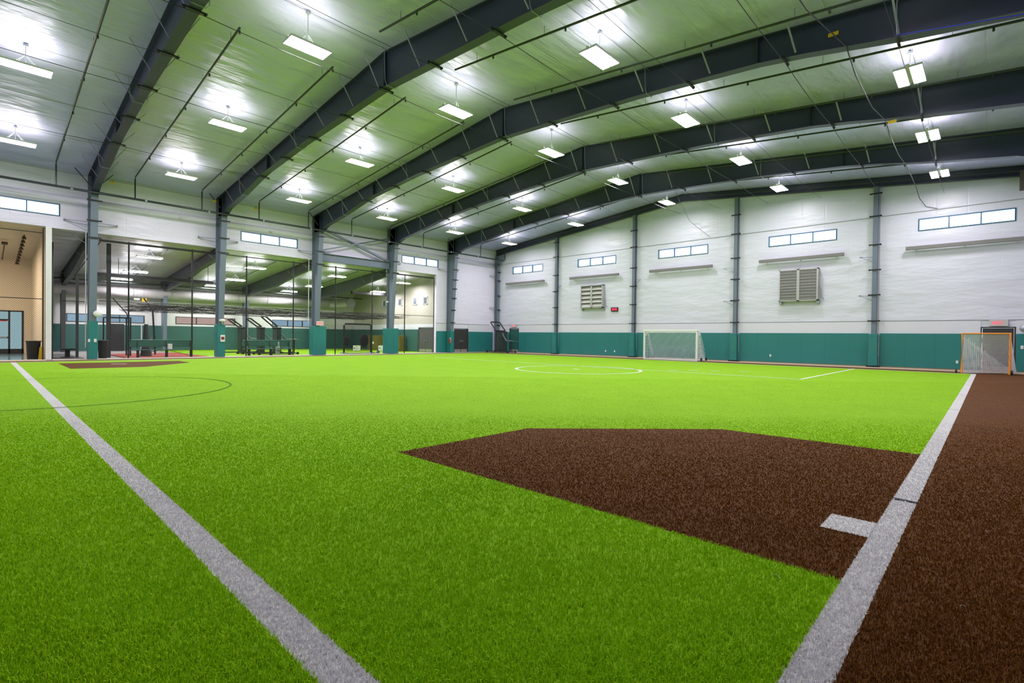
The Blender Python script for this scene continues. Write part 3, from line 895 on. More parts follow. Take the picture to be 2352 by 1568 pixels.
# ------------------------------------------------------------------ annex room
AX, AY0, AY1 = -13.6, -31.05, -7.10
def aroof(x): return 6.55 + .082 * x
b = MB(); b.prism([(-.251, AY1, aroof(-.25)), (AX - .2, AY1, aroof(AX - .2)), (AX - .2, AY1, aroof(AX - .2) + .15), (-.251, AY1, aroof(-.25) + .15)], (0, AY0 - AY1, 0))
structure(b.build('ceiling_annex', SHINY))
awins = [(-29.3, -24.75, GLASSB), (-22.7, -18.3, FROST), (-15.2, -11.0, GLASSB)]
hl = [(a, c, 2.12, 2.72) for a, c, g in awins]
wall('wall_annex_left', 'x', AX, -.2, AY0, AY1, 0, 5.45, hl, mat('annex_wall', (0.70, 0.70, 0.72), .6, var=.04))
for i, (a, c, g) in enumerate(awins):
    window(i + 9, 'x', AX, a, c, 2.12, 2.72, 3, g, DARKSTEEL)
wall('wall_annex_far', 'y', AY1, .15, AX - .2, -.26, 2.42, 6.6, [], TAUPE)
wall('wall_annex_far_lower', 'y', AY1 - .03, .18, AX - .2, -.26, 0, 2.42, [(-2.33, -.45, 0, 2.08)], WALLP)
door(4, 'y', AY1 - .03, -2.33, -.45, 2.08, DOORM, leaves=2)
wall('wall_annex_near', 'y', AY0 - .08, -.10, AX - .2, -.26, 0, 7.2, [], mat('dim_wall', (0.4, 0.4, 0.38), .6))
# white end post between the two openings
structure(MB().box(-.25, .02, -31.28, -31.05, 0, 6.58).build('trim_6', WHITE))
# annex padding
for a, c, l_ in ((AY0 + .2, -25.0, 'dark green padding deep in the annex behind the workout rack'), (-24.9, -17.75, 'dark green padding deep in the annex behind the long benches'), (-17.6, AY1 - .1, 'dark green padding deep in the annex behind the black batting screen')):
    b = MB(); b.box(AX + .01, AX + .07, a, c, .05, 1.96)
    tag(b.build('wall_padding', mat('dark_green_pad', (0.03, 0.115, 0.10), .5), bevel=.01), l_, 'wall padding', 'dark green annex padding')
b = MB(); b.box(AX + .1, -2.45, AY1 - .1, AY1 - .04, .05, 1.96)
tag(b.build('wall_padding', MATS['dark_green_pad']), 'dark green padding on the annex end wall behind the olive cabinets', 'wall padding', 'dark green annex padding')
# annex turf, mats
b = MB(); b.box(AX + .05, -.4, -23.9, AY1 - .1, -.01, .012)
tag(b.build('annex_turf', TURF_G), 'strip of green turf on the annex floor behind the fence', 'turf')
b = MB()
for i in range(4):
    x = -11.5 + i * 2.6; b.box(x, x + .12, -23.8, AY1 - .2, .012, .02)
b.build('cage_line', mat('line_black', (.02, .03, .01), .8), bpy.data.objects['annex_turf'])
b = MB(); b.box(-7.5, -.6, -28.0, -23.95, -.01, .02)
tag(b.build('red_mat', REDM), 'reddish training mat on the annex floor behind the first bench', 'mat')
# annex rafters
for k in (2, 3, 4, 5):
    y = -k * S1
    t = thing('annex_rafter', 'dark grey sloping rafter in the annex, springing from the %s' % {2: 'column right of the header beam', 3: 'column with the exit sign', 4: 'column with the alarm box', 5: 'leftmost column, in shadow'}[k], 'steel beam', (0, y, 0), 0, 'annex rafters')
    b = MB()
    pts = [(-.25, 5.98), (-3.0, 5.62), (-6.2, 5.12), (-8.2, 4.92), (-12.6, 4.62)]
    for (a, za), (c, zc) in zip(pts, pts[1:]):
        b.prism([(a, -.008, za), (c, -.008, zc), (c, -.008, aroof(c) - .02), (a, -.008, aroof(a) - .02)], (0, .016, 0))
        b.prism([(a, -.12, za - .02), (c, -.12, zc - .02), (c, -.12, zc), (a, -.12, za)], (0, .24, 0))
    b.prism([(-.25, -.12, aroof(0) - .05), (-12.6, -.12, aroof(-12.6) - .03), (-12.6, -.12, aroof(-12.6) - .005), (-.25, -.12, aroof(0) - .03)], (0, .24, 0))
    b.build('rafter', mat('annex_steel', (0.085, 0.10, 0.125), .45) if k < 5 else DARKSTEEL, t)  # leftmost rafter gets darker steel: its shadow is put into the colour
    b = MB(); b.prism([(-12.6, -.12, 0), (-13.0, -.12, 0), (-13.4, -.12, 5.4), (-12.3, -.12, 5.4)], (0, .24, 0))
    b.build('column', STEEL if k < 5 else DARKSTEEL, t)  # leftmost column darkened the same way, shadow as colour
    b = MB(); b.bar((-3.2, -.1, 5.7), (-3.3, -.62, aroof(-3.3) - .03), .045, .015); b.bar((-.6, -.1, 6.0), (-.7, -.7, aroof(-.7) - .03), .045, .015); b.build('flange_brace', GALV, t)
# annex lights
proto = None
aw = {1: 'at its right end beyond the fence', 2: 'behind the bay below the X-brace', 3: 'behind the bay with the middle window', 4: 'behind the two leftmost columns'}
for k in (1, 2, 3, 4):
    for x, z, rw in ((-2.35, 5.84, 'in the near row'), (-6.2, 5.30, 'in the middle row'), (-11.0, 5.16, 'in the back row')):
        if k == 1 and x < -8: continue
        lab = 'long white annex light %s, %s' % (rw, aw[k])
        y = -(k + .5) * S1
        if proto is None:
            proto = make_light(x, y, z, aroof(x), lab, SLOTA); proto['group'] = 'hanging lights in the annex'
            for ch in proto.children:
                if ch.name.startswith(('hanger_rod', 'junction_box')):
                    ch.scale = (1, 1, 1)
        else:
            o = copy_tree(proto); o.location = (x, y, z); o['label'] = lab
# annex duct and pipes
t = thing('air_duct', 'thick round pale air duct running along the annex back wall', 'duct', (-12.75, 0, 4.45))
b = MB(); b.tube([(0, AY0 + 1.0, 0), (0, -10.2, 0)], .43, 20); b.build('duct_body', DUCTM, t, smooth=True)
b = MB(); b.tube([(0, -10.2, 0), (.4, -9.6, 0), (1.0, -9.2, 0), (2.2, -9.1, 0)], .43, 16); b.build('duct_elbow', DUCTM, t, smooth=True)
b = MB(); b.disc((2.15, -9.1, 0), .47, .10, 20, 'x'); b.build('duct_collar', mat('duct_grille', (.22, .22, .21), .6), t)
for y in np.arange(AY0 + 3, -10.5, 2.4):
    b = MB(); b.tube([(.45 * math.cos(a), y, .45 * math.sin(a)) for a in np.linspace(0, 2 * PI, 17)[:-1]], .012, 4, closed=True); b.tube([(0, y, .44), (0, y, 1.0)], .01, 4)
    b.build('duct_hanger', GALV, t)
b = MB(); b.tube([(-11.6, AY0 + .5, 5.0), (-11.6, AY1 - .2, 5.0)], .06, 8)
for y in np.arange(AY0 + 2, AY1 - 1, 3.06):
    b.tube([(-11.6, y, 5.0), (-11.5, y, 5.25), (-1.0, y, aroof(-1) - .22)], .03, 6)
tag(b.build('annex_sprinkler_pipe', PIPE), 'black sprinkler pipe with branches under the annex roof', 'pipe')
b = MB(); b.box(-6.2, -5.88, -28.75, -22.2, 4.86, 5.06)
b.tube([(-6.04, -22.5, 5.06), (-6.04, -22.5, aroof(-6.04))], .015, 5); b.tube([(-6.04, -27.5, 5.06), (-6.04, -27.5, aroof(-6.04))], .015, 5)
tag(b.build('cage_beam', BLACK), 'long black beam hanging below the annex roof behind the leftmost bay', 'beam')
b = MB(); b.box(-6.6, -6.3, -11.3, -7.4, 5.0, 5.2); b.tube([(-6.45, -10.5, 5.2), (-6.45, -10.5, aroof(-6.45))], .015, 5); b.tube([(-6.45, -8.2, 5.2), (-6.45, -8.2, aroof(-6.45))], .015, 5)
tag(b.build('cage_beam', BLACK), 'short dark beam below the annex roof near the wall vents', 'beam')
# wall vents
for i, x in enumerate((-7.9, -5.3, -3.0, -1.5)):
    t = thing('wall_vent', ['white framed wall vent behind the second column, farthest left', 'white framed wall vent just right of the second column', 'white framed wall vent, second from right on the taupe annex wall', 'white framed wall vent, rightmost on the taupe annex wall'][i], 'vent', (x, AY1, 4.44), 0, 'vents on the taupe annex wall')
    b = MB()
    for a in (-.31, .24): b.box(a, a + .07, -.04, 0, -.33, .33)
    b.box(-.31, .31, -.04, 0, -.33, -.27); b.box(-.31, .31, -.04, 0, .27, .33); b.build('vent_frame', WHITE, t)
    b = MB(); b.box(-.24, .24, -.012, -.002, -.27, .27)
    for q in range(7): b.box(-.21 + q * .07, -.18 + q * .07, -.03, -.012, -.27, .27)
    b.build('vent_grille', GALV, t)

# pieces between annex and hall: black net fence
b0 = thing('net_fence', 'tall black netted fence with thin posts closing the annex opening', 'fence')
px = [-27.95, -24.95, -21.98, -19.04, -16.04, -13.10, -10.18, -7.28]
for y in px:
    MB().tube([(-.1, y, 0), (-.1, y, 6.3)], .04, 8).build('fence_post', BLACK, b0)
def net(b, o, u, v, nu, nv, r, n=3, seg=1, sag=None):
    """grid net spanned by u and v from o"""
    o, u, v = Vector(o), Vector(u), Vector(v)
    for i in range(nu + 1):
        b.tube([o + u * (i / nu) + v * (j / seg) for j in range(seg + 1)], r, n, caps=False)
    for j in range(nv + 1):
        b.tube([o + v * (j / nv) + u * (i / seg) for i in range(seg + 1)], r, n, caps=False)
def diamond(b, x, y0, y1, z0, z1, pitch, r):
    H = z1 - z0
    for s in (-1, 1):
        c = y0 - H if s > 0 else y0
        while c < (y1 if s > 0 else y1 + H):
            # line y = c + s*(z-z0)
            za, zb = z0, z1
            if s > 0:
                za = max(z0, z0 + (y0 - c)); zb = min(z1, z0 + (y1 - c))
            else:
                za = max(z0, z0 + (c - y1)); zb = min(z1, z0 + (c - y0))
            if zb - za > .02:
                n = max(1, int((zb - za) / .8))
                pts = [(x, c + s * (za + (zb - za) * i / n - z0), za + (zb - za) * i / n) for i in range(n + 1)]
                b.tube(pts, r, 3, caps=False)
            c += pitch
b = MB()
ys = [-29.2] + px
for a, c in zip(ys, ys[1:]):
    diamond(b, -.14, a, c, .05, 6.25, .10, .0030)
b.build('fence_netting', NETB, b0)
b = MB(); b.tube([(-.1, -29.2, 6.22), (-.1, -23.7, 6.22)], .06, 8); b.tube([(-.1, -23.7, 6.22), (-.1, -7.28, 6.22)], .03, 8); b.tube([(-.1, -11.6, 6.24), (-.1, -7.28, 6.24)], .055, 8)
b.tube([(-.1, -29.2, 3.05), (-.1, -7.28, 3.05)], .018, 6)
b.build('fence_rail', BLACK, b0)
b = MB(); b.box(-1.69, -1.51, -28.69, -28.51, 0, 6.3)
tag(b.build('steel_tube_post', DARKSTEEL), 'thick dark square post standing just inside the annex beside the trash can', 'post')
b = MB(); b.tube([(-1.2, -30.95, 0), (-1.2, -30.95, 6.0)], .05, 8); b.tube([(-.9, -30.6, 3.0), (-.9, -29.7, 3.0)], .018, 6)
tag(b.build('dark_pole', BLACK), 'dark pole at the left edge of the annex opening', 'pole')
b = MB(); b.box(-2.0, -1.88, -29.95, -29.83, 0, 4.3)
tag(b.build('rack_pole', DARKSTEEL), 'slim dark pole left of the leftmost column inside the annex', 'pole')
# batting cage nets hung in the annex
t = thing('cage_net', 'black batting cage netting pulled up below the annex roof', 'net')
b = MB(); rr = random.Random(3)
for i in range(16):
    x = -1.6 - rr.random() * 10.5; z = 2.95 + rr.random() * .35; pts = []
    ph = rr.random() * 6
    for q in range(41):
        y = -26.6 + (26.6 + AY1 - .4) * q / 40
        pts.append((x + .08 * math.sin(q * .9 + ph), y, z + .07 * math.sin(q * .55 + ph) - .05 * abs(math.sin(q * .33 + ph))))
    b.tube(pts, .014 + .012 * rr.random(), 5)
b.build('net_rope', NETB, t)
b = MB()
for x0 in (-3.0, -6.2, -9.4):
    o = (x0, -26.6, 3.15)
    for i in range(0, 13):
        pts = [(x0 - 2.4 * i / 12, -26.6 + 19 * q / 38, 3.2 - .30 * math.sin(PI * i / 12) - .06 * math.sin(q * .8 + i)) for q in range(39)]
        b.tube(pts, .006, 3, caps=False)
    for q in range(0, 96):
        pts = [(x0 - 2.4 * i / 6, -26.6 + 19 * q / 95, 3.2 - .30 * math.sin(PI * i / 6)) for i in range(7)]
        b.tube(pts, .006, 3, caps=False)
b.build('netting', NETB, t)
b = MB()
b.tube([(-2.4, -28.3, 3.35), (-2.2, -27.7, 2.5), (-2.1, -27.6, 2.0)], .03, 6); b.tube([(-3.2, -26.7, 3.45), (-3.0, -26.3, 2.8), (-2.8, -26.2, .1)], .05, 6)
b.build('gathered_net', NETB, t)

# ------------------------------------------------------------------ annex furniture
def bench(y0, y1, x, label):
    t = thing('bench', label, 'bench', (x, (y0 + y1) / 2, 0), 0, 'long green benches in front of the annex')
    h = (y1 - y0) / 2
    b = MB(); b.box(-.30, -.26, -h, h, .60, .98); b.build('backrest', BENCH, t, bevel=.02)
    b = MB(); b.tube([(-.24, -h, .62), (-.24, -h - .04, .8), (-.24, -h, .99), (-.24, h, .99), (-.24, h + .04, .8), (-.24, h, .62)], .018, 6); b.build('back_rail', mat('bench_edge', (.10, .28, .22), .35), t)
    b = MB(); b.box(-.22, .12, -h - .05, h + .12, .42, .46); b.build('seat', BENCH, t, bevel=.01)
    for q in (-h + .3, .15, h - .12):
        lb = MB(); lb.box(.02, .09, q - .04, q + .04, 0, .42); lb.box(-.2, -.13, q - .04, q + .04, 0, .42); lb.bar((-.17, q, .42), (-.28, q, .95), .035)
        lb.box(-.24, .12, q - .05, q + .05, 0, .03)
        lb.build('leg', BLACK, t)
    b = MB()
    for s in (-1, 1):
        b.bar((-.05, s * (h - .25), .1), (-.05, s * .3, .40), .025)
    b.build('brace', BLACK, t)
    return t
bench(-27.75, -24.75, .35 - .85, 'long green bench with a white paper stack, on the left in front of the annex')
bench(-21.95, -18.95, .35 - .85, 'long green bench in front of the three black hoop stands')
b = MB(); b.box(-.62, -.44, -26.05, -25.85, .46, .78)
for z in (.50, .58, .66, .74): b.box(-.63, -.43, -26.06, -25.84, z, z + .012)
tag(b.build('paper_stack', PAPER), 'stack of white paper on the left green bench', 'paper')
b = MB(); b.disc((-.9, -19.72, 0), .13, .9, 14, 'z', .15)
for z in (.3, .6, .85): b.disc((-.9, -19.72, z), .16, .025, 14)
tag(b.build('ball_bucket_stack', mat('pale_bucket', (.5, .6, .52), .5)), 'stack of pale buckets standing behind the second bench', 'buckets')

def hoop_stand(loc, rz, label, lean=.75, rise=.78, wd=.58):
    """faces local -x"""
    t = thing('hoop_stand', label, 'hoop stand', loc, rz, 'black wheeled hoop stands')
    b = MB(); b.box(-.12, .16, -wd, wd, .12, 1.80); b.build('padded_post', BLACKPAD, t, bevel=.03)
    b = MB(); b.box(-.13, -.12, -wd - .02, -wd + .03, .12, 1.85); b.box(-.14, .17, -wd - .02, wd + .02, 1.80, 1.87)
    b.build('trim', BLACK, t)
    b = MB(); b.tube([(-.1, -wd, 1.93), (-.1 - lean * .92, -wd, 1.93 + rise * .95), (-.1 - lean, -wd + .1, 1.93 + rise), (-.1 - lean, wd - .1, 1.93 + rise), (-.1 - lean * .92, wd, 1.93 + rise * .95), (-.1, wd, 1.93)], .055, 6, closed=True)
    b.build('board_frame', BLACK, t)
    b = MB(); b.tube([(.1, 0, 1.85), (.22, 0, 1.5), (.62, 0, 1.06), (1.35, 0, 1.04)], .05, 6); b.box(1.1, 1.5, -.22, .22, 1.02, 1.07)
    b.build('lift_arm', mat('grey_arm', (.16, .18, .18), .5), t)
    b = MB(); b.tube([(1.22, 0, .1), (1.22, 0, 1.02)], .035, 6); b.build('rear_leg', BLACK, t)
    b = MB(); b.box(-1.35, 1.3, -.45, -.38, .07, .13); b.box(-1.35, 1.3, .38, .45, .07, .13); b.box(-1.35, -1.28, -.45, .45, .07, .13); b.box(1.2, 1.3, -.45, .45, .07, .13)
    bf = b.build('base_frame', DARKSTEEL, t)
    for x, y in ((-1.3, -.5), (-1.3, .5), (1.25, -.5), (1.25, .5)):
        b = MB(); b.disc((x, y - .03, .09), .09, .06, 14, 'y'); b.build('wheel', BLACK, bf)
    return t
hoop_stand((2.45, -1.75, 0), 0, 'black wheeled hoop stand standing alone in the hall corner')
hoop_stand((-5.0, -20.65, 0), PI / 2, 'black wheeled hoop stand leftmost of the three behind the second bench', .70, .50, .40)
hoop_stand((-3.4, -19.92, 0), PI / 2, 'black wheeled hoop stand in the middle of the three behind the second bench', .74, .54, .40)
hoop_stand((-1.8, -19.45, 0), PI / 2, 'black wheeled hoop stand rightmost of the three, tallest behind the second bench', .80, .66, .40)

t = thing('batting_screen', 'black framed batting screen on small wheels in the annex opening', 'screen', (-.75, -13.9, 0))
b = MB(); h = 1.12
b.tube([(0, -h, .08), (0, -h, 2.15), (0, -h + .08, 2.23), (0, h - .08, 2.23), (0, h, 2.15), (0, h, .08)], .065, 8); b.build('frame', BLACK, t)
b = MB(); net(b, (0, -h, .15), (0, 2 * h, 0), (0, 0, 2.05), 30, 28, .006); b.build('netting', NETB, t)
b = MB(); b.tube([(-.6, -h, .08), (.7, -h, .08)], .03, 6); b.tube([(-.6, h, .08), (.7, h, .08)], .03, 6); b.tube([(.3, -h - .4, .06), (.3, h + .5, .06)], .03, 6); b.build('base', GALV, t)
for y in (h + .45,):
    b = MB(); b.disc((.3, y - .02, .13), .13, .05, 14, 'x'); b.build('wheel', GALV, t)
# jackets / bags on the screen
for i, (y, z, wd, l_) in enumerate(((-14.65, .95, .26, 'dark bag hanging on the left side of the black batting screen'), (-13.25, 1.0, .38, 'dark jacket hanging on the right side of the black batting screen'))):
    b = MB(); b.dome((-.95, y, z), wd, .35, 1, 1.45, 12, 8); b.tube([(-.95, y, z + wd * 1.3), (-.78, y, z + wd * 1.9)], .02, 5)
    tag(b.build('hanging_bag', mat('dark_cloth', (.02, .025, .03), .9), smooth=True), l_, 'bag')

def cabinet(y, x, label):
    t = thing('storage_cabinet', label, 'cabinet', (x, y, 0), 0, 'olive storage cabinets in the annex')
    MB().box(-.85, .85, -.3, .3, .02, 1.42).build('body', OLIVE, t, bevel=.01)
    for s in (-1, 1):
        d = MB().box(min(0, s * .82) + .01, max(0, s * .82) - .01, -.33, -.3, .06, 1.38).build('cabinet_door', OLIVE, t)
    MB().box(-.35, .25, -.345, -.331, .60, .80).build('sign_plate', PAPER, t)
    return t
cabinet(-7.6, -8.6, 'olive cabinet with a white plate, left of the second column')
cabinet(-7.6, -4.95, 'olive cabinet with a white plate, right of the second column')
def bucket(loc, label):
    t = thing('crate', label, 'crate', loc, 0, 'white crates on the annex floor')
    b = MB(); s = .24
    b.box(-s, s, -s, -s + .02, 0, .48); b.box(-s, s, s - .02, s, 0, .48); b.box(-s, -s + .02, -s, s, 0, .48); b.box(s - .02, s, -s, s, 0, .48); b.box(-s, s, -s, s, 0, .02)
    b.build('box', PAPER, t)
    MB().box(-.06, .1, -s - .012, -s, .18, .3).build('sign_plate', BLACK, t)
bucket((-6.2, -10.9, .02), 'white crate behind the batting screen')
bucket((-5.6, -8.75, .02), 'white crate right of the batting screen, leftmost of the three')
bucket((-5.0, -8.55, .02), 'white crate in the middle of the three right of the batting screen')
bucket((-4.4, -8.75, .02), 'white crate nearest the second column')

def bin_(loc, r0, r1, h, label, lid=True):
    t = thing('trash_can', label, 'trash can', loc)
    b = MB(); b.disc((0, 0, .02), r0, h - .06, 24, 'z', r1); b.build('barrel', mat('black_plastic', (.012, .012, .013), .55), t)
    b = MB(); b.tube([((r1 + .01) * math.cos(a), (r1 + .01) * math.sin(a), h - .05) for a in np.linspace(0, 2 * PI, 25)[:-1]], .025, 6, closed=True); b.build('rim', DARKSTEEL, t)
    b = MB(); b.disc((0, 0, 0), r0 * .95, .03, 20); b.build('base', BLACK, t)
bin_((-.75, -28.96, 0), .18, .215, 1.0, 'black trash can beside the leftmost column')
bin_((-1.6, -31.62, 0), .24, .28, .95, 'black trash can in the beige lobby beside the yellow sign')
t = thing('floor_sign', 'folded yellow floor sign leaning beside the lobby trash can', 'sign', (-.7, -31.40, 0))
b = MB(); b.prism([(0, -.09, 0), (0, .09, 0), (0, .04, .62), (0, -.04, .62)], (.03, 0, 0)); b.build('front_board', YEL, t)
b = MB(); b.prism([(-.05, -.09, 0), (-.05, .09, 0), (-.03, .04, .62), (-.03, -.04, .62)], (.03, 0, 0)); b.build('back_board', YEL, t)

# workout rack near the leftmost column
t = thing('workout_rack', 'black workout rack with upright posts behind the trash can', 'rack', (-3.2, -27.9, 0))
for x, y in ((0, -.55), (0, .55), (-1.2, -.55), (-1.2, .55)):
    MB().box(x - .035, x + .035, y - .035, y + .035, 0, 2.3).build('upright', BLACK, t)
b = MB(); b.box(-1.2, 0, -.58, -.52, 2.24, 2.3); b.box(-1.2, 0, .52, .58, 2.24, 2.3); b.box(-.03, .03, -.55, .55, 2.24, 2.3); b.box(-1.23, -1.17, -.55, .55, 2.24, 2.3); b.box(-1.2, 0, -.58, -.52, 0, .06); b.box(-1.2, 0, .52, .58, 0, .06)
b.build('cross_bar', BLACK, t)
b = MB(); b.box(-.6, -.3, -.3, .3, .3, 1.9); b.build('weight_stack', DARKSTEEL, t)
t = thing('punching_bag', 'dark leaning bag beside the workout rack', 'bag', (-2.3, -26.75, 0))
b = MB(); b.disc((0, 0, 0), .30, 1.0, 16, 'z', .16); b.disc((0, 0, 1.0), .16, .9, 16, 'z', .10); b.build('bag_body', BLACKPAD, t)
b = MB(); b.tube([(.1, .05, .7), (.25, .25, 1.15)], .03, 6); b.build('handle', GALV, t)
b = MB(); b.box(-2.6, -2.0, -30.55, -29.95, .42, .5); b.box(-2.4, -2.2, -30.35, -30.15, 0, .42); b.box(-2.65, -1.95, -30.5, -30.0, 0, .05)
tag(b.build('stool', BLACK), 'low dark stool in the shadow left of the leftmost column', 'stool')
b = MB(); b.box(-9.0, -1.0, -30.8, -29.7, -.01, .015)
tag(b.build('floor_mat', mat('grey_mat', (.1, .1, .1), .8)), 'dark grey mat on the annex floor left of the leftmost column', 'mat')

# ------------------------------------------------------------------ lobby
LX, LY1 = -10.2, -31.26
b = MB(); b.prism([(-.25, LY1, 6.6), (LX, LY1, 5.85), (LX, LY1, 6.0), (-.25, LY1, 6.75)], (0, -7.75, 0))
structure(b.build('ceiling_lobby', BEIGE))
wall('wall_lobby_right', 'y', LY1, .1, LX, -.25, 0, 6.7, [], BEIGE)
wall('wall_lobby_far', 'x', LX, -.15, -39, LY1, 0, 6.2, [(-34.6, -31.62, 0, 2.68)], BEIGE)
wall('wall_lobby_left', 'y', -39, -.1, LX, -.25, 0, 6.7, [], BEIGE)
structure(MB().box(LX, -.3, -39, -31.3, -.015, .004).build('floor_lobby', mat('lobby_floor', (.16, .26, .32), .12, var=.1)))
root = thing('door_5', None, None); root['kind'] = 'structure'
b = MB()
for y in (-34.6, -33.4, -32.30, -31.70):
    b.box(LX - .1, LX + .02, y, y + .09, 0, 2.68)
b.box(LX - .1, LX + .02, -34.6, -31.62, 2.6, 2.68); b.box(LX - .1, LX + .02, -34.6, -32.3, 2.05, 2.14); b.box(LX - .1, LX + .02, -34.6, -31.62, 0, .30); b.box(LX - .1, LX + .02, -33.4, -32.3, .95, 1.05)
b.build('door_frame', BLACK, root)
MB().box(LX - .05, LX - .04, -34.6, -31.7, .3, 2.6).build('pane', glass_mat('lobby_glass', (.32, .36, .35)), root)
MB().box(LX + .02, LX + .06, -33.4, -32.35, .98, 1.03).build('push_bar', ALU, root)
MB().box(LX + .02, LX + .05, -33.4, -32.35, 2.0, 2.05).build('door_closer', RED, root)
t = thing('track_light', 'dark track of spotlights on the sloping beige lobby ceiling', 'spotlights', (0, -31.95, 0))
b = MB(); b.tube([(-2.0, 0, 6.30), (-9.4, 0, 5.62)], .03, 6)
for x in (-3, -6, -9): b.tube([(x, 0, 6.47 + .092 * x), (x, 0, 6.622 + .0754 * x)], .01, 4)
b.build('track', mat('brown_metal', (.05, .03, .015), .5), t)
for i in range(9):
    x = -2.2 - i * .88; z = 6.30 - .092 * (i * .88 + .2)
    b = MB(); b.disc((x, 0, z - .16), .10, .15, 10, 'z', .06); b.build('spot_head', MATS['brown_metal'], t)
t = thing('track_light', 'thin brown ceiling rail left of the spotlight track', 'rail', (0, -32.6, 0))
b = MB(); b.tube([(-4.2, 0, 6.1), (-8.9, 0, 5.66)], .035, 6); b.box(-4.6, -4.2, -.12, .12, 6.02, 6.14)
for x in (-5, -8): b.tube([(x, 0, 6.4 + .092 * x), (x, 0, 6.622 + .0754 * x)], .01, 4)
b.build('track', MATS['brown_metal'], t)
# warm ceiling lights of the lobby, out of sight beyond the picture edge
for y in (-34.5, -37.2):
    t = thing('lobby_light', 'warm square ceiling light in the beige lobby, %s the fence' % ('nearer' if y > -36 else 'farther from'), 'ceiling light', (-4.5, y, 6.02), 0, 'lobby ceiling lights')
    b = MB(); b.box(-.62, .62, -.62, .62, .02, .08); b.build('housing', WHITE, t)
    b = MB(); b.add([(-.6, -.6, 0), (.6, -.6, 0), (.6, .6, 0), (-.6, .6, 0)], [(0, 3, 2, 1)]); b.build('diffuser', emit('warm_lens', (1.0, .86, .70), 75), t)
t = thing('net_fence', 'black netted fence in front of the beige lobby', 'fence')
b = MB(); b.tube([(-.1, -31.36, 0), (-.1, -31.36, 6.5)], .035, 8); b.build('fence_post', mat('brown_metal', (.05, .03, .015), .5), t)
b = MB(); b.tube([(-.1, -38.9, 3.0), (-.1, -31.36, 3.0)], .018, 6); b.tube([(-.1, -38.9, 6.25), (-.1, -31.36, 6.25)], .018, 6); b.build('fence_rail', NETB, t)
b = MB(); diamond(b, -.14, -35.0, -31.38, .05, 6.4, .10, .0030); b.build('fence_netting', NETB, t)

# ------------------------------------------------------------------ goals
# soccer goal, facing the field
t = thing('soccer_goal', 'white soccer goal with a white net standing at the far wall', 'soccer goal', (18.6, -2.4, 0))
hw, H, D1, D2 = 1.82, 1.93, .45, 1.35
b = MB()
for s in (-1, 1): b.box(s * hw - .06, s * hw + .06, -.06, .06, 0, H)
b.box(-hw - .06, hw + .06, -.06, .06, H - .06, H + .06); b.build('goal_frame', WHITE, t, bevel=.02)
b = MB()
for s in (-1, 1):
    b.tube([(s * hw, 0, H - .05), (s * hw, D1, H - .05), (s * (hw), D1 + .05, H - .3)], .025, 6)
    b.bar((s * hw, 0, H - .45), (s * hw, D1, H - .08), .04)
    b.box(s * hw - .04, s * hw + .04, .06, D2, .02, .09)
b.box(-hw, hw, D2 - .04, D2 + .04, .02, .09); b.box(-hw, hw, -.04, .04, .01, .07); b.build('back_frame', WHITE, t)
b = MB()
def prof(v):       # net profile from the top back to the ground
    if v < .2: return (D1 * v / .2, H - .04)
    q = (v - .2) / .8
    return (D1 + (D2 - D1) * q ** 2.2, (H - .04) * (1 - q) + .04)
for i in range(0, 41):
    x = -hw + 2 * hw * i / 40
    b.tube([(x + .02 * math.sin(j * 1.7 + i), prof(j / 16)[0] + .02 * math.sin(i * .8 + j * .5), prof(j / 16)[1]) for j in range(17)], .008, 3, caps=False)
for j in range(0, 29):
    v = j / 28
    b.tube([(-hw + 2 * hw * i / 20, prof(v)[0] + .03 * math.sin(i * .9), prof(v)[1] - .025 * math.sin(i * .7 + j * .2)) for i in range(21)], .008, 3, caps=False)
for s in (-1, 1):
    for j in range(1, 12):
        q = j / 12; yy, zz = prof(.2 + .8 * q)
        b.tube([(s * hw, 0, zz), (s * hw, yy, zz)], .008, 3, caps=False)
        b.tube([(s * hw, D2 * q, .05), (s * hw, D2 * q, max(.06, (H - .05) * (1 - max(0, (D2 * q - D1)) / (D2 - D1)) ** .6))], .008, 3, caps=False)
b.build('goal_net', NETW, t)
for y in (.55, D2 - .05):
    for s in (1, -1):
        b = MB(); b.disc((s * (hw + .05), y, .11), .10, .05, 14, 'x'); b.build('wheel', BLACK, t)

# lacrosse goal
t = thing('lacrosse_goal', 'orange lacrosse goal with a white net on the right field line', 'lacrosse goal', (33.70, -2.85, 0), math.radians(4))
hw, H = .78, 1.80
ap = Vector((1.15, 1.65, .03))
b = MB(); b.tube([(-hw, 0, .02), (-hw, 0, H), (hw, 0, H), (hw, 0, .02)], .047, 10); b.build('goal_frame', ORANGE, t, smooth=False)
b = MB(); b.tube([(-hw, 0, .03), tuple(ap), (hw, 0, .03)], .025, 6); b.build('ground_bar', WHITE, t)
b = MB()
n = 34
def lerp(a, c, f): return Vector(a) * (1 - f) + Vector(c) * f
tops = [Vector((-hw + 2 * hw * i / n, 0, H)) for i in range(n + 1)]
for i, p in enumerate(tops):
    q = lerp((-hw + .04, .03, .03), ap, i / n)
    b.tube([p.lerp(q, k / 10) + Vector((0, .10 * math.sin(PI * k / 10), -.05 * math.sin(PI * k / 10))) for k in range(11)], .008, 3, caps=False)
for k in range(1, 38):
    f = k / 38; pts = []
    for i in range(0, n + 1, 2):
        q = lerp((-hw + .04, .03, .03), ap, i / n)
        pts.append(tops[i].lerp(q, f) + Vector((0, .10 * math.sin(PI * f), -.05 * math.sin(PI * f))))
    b.tube(pts, .008, 3, caps=False)
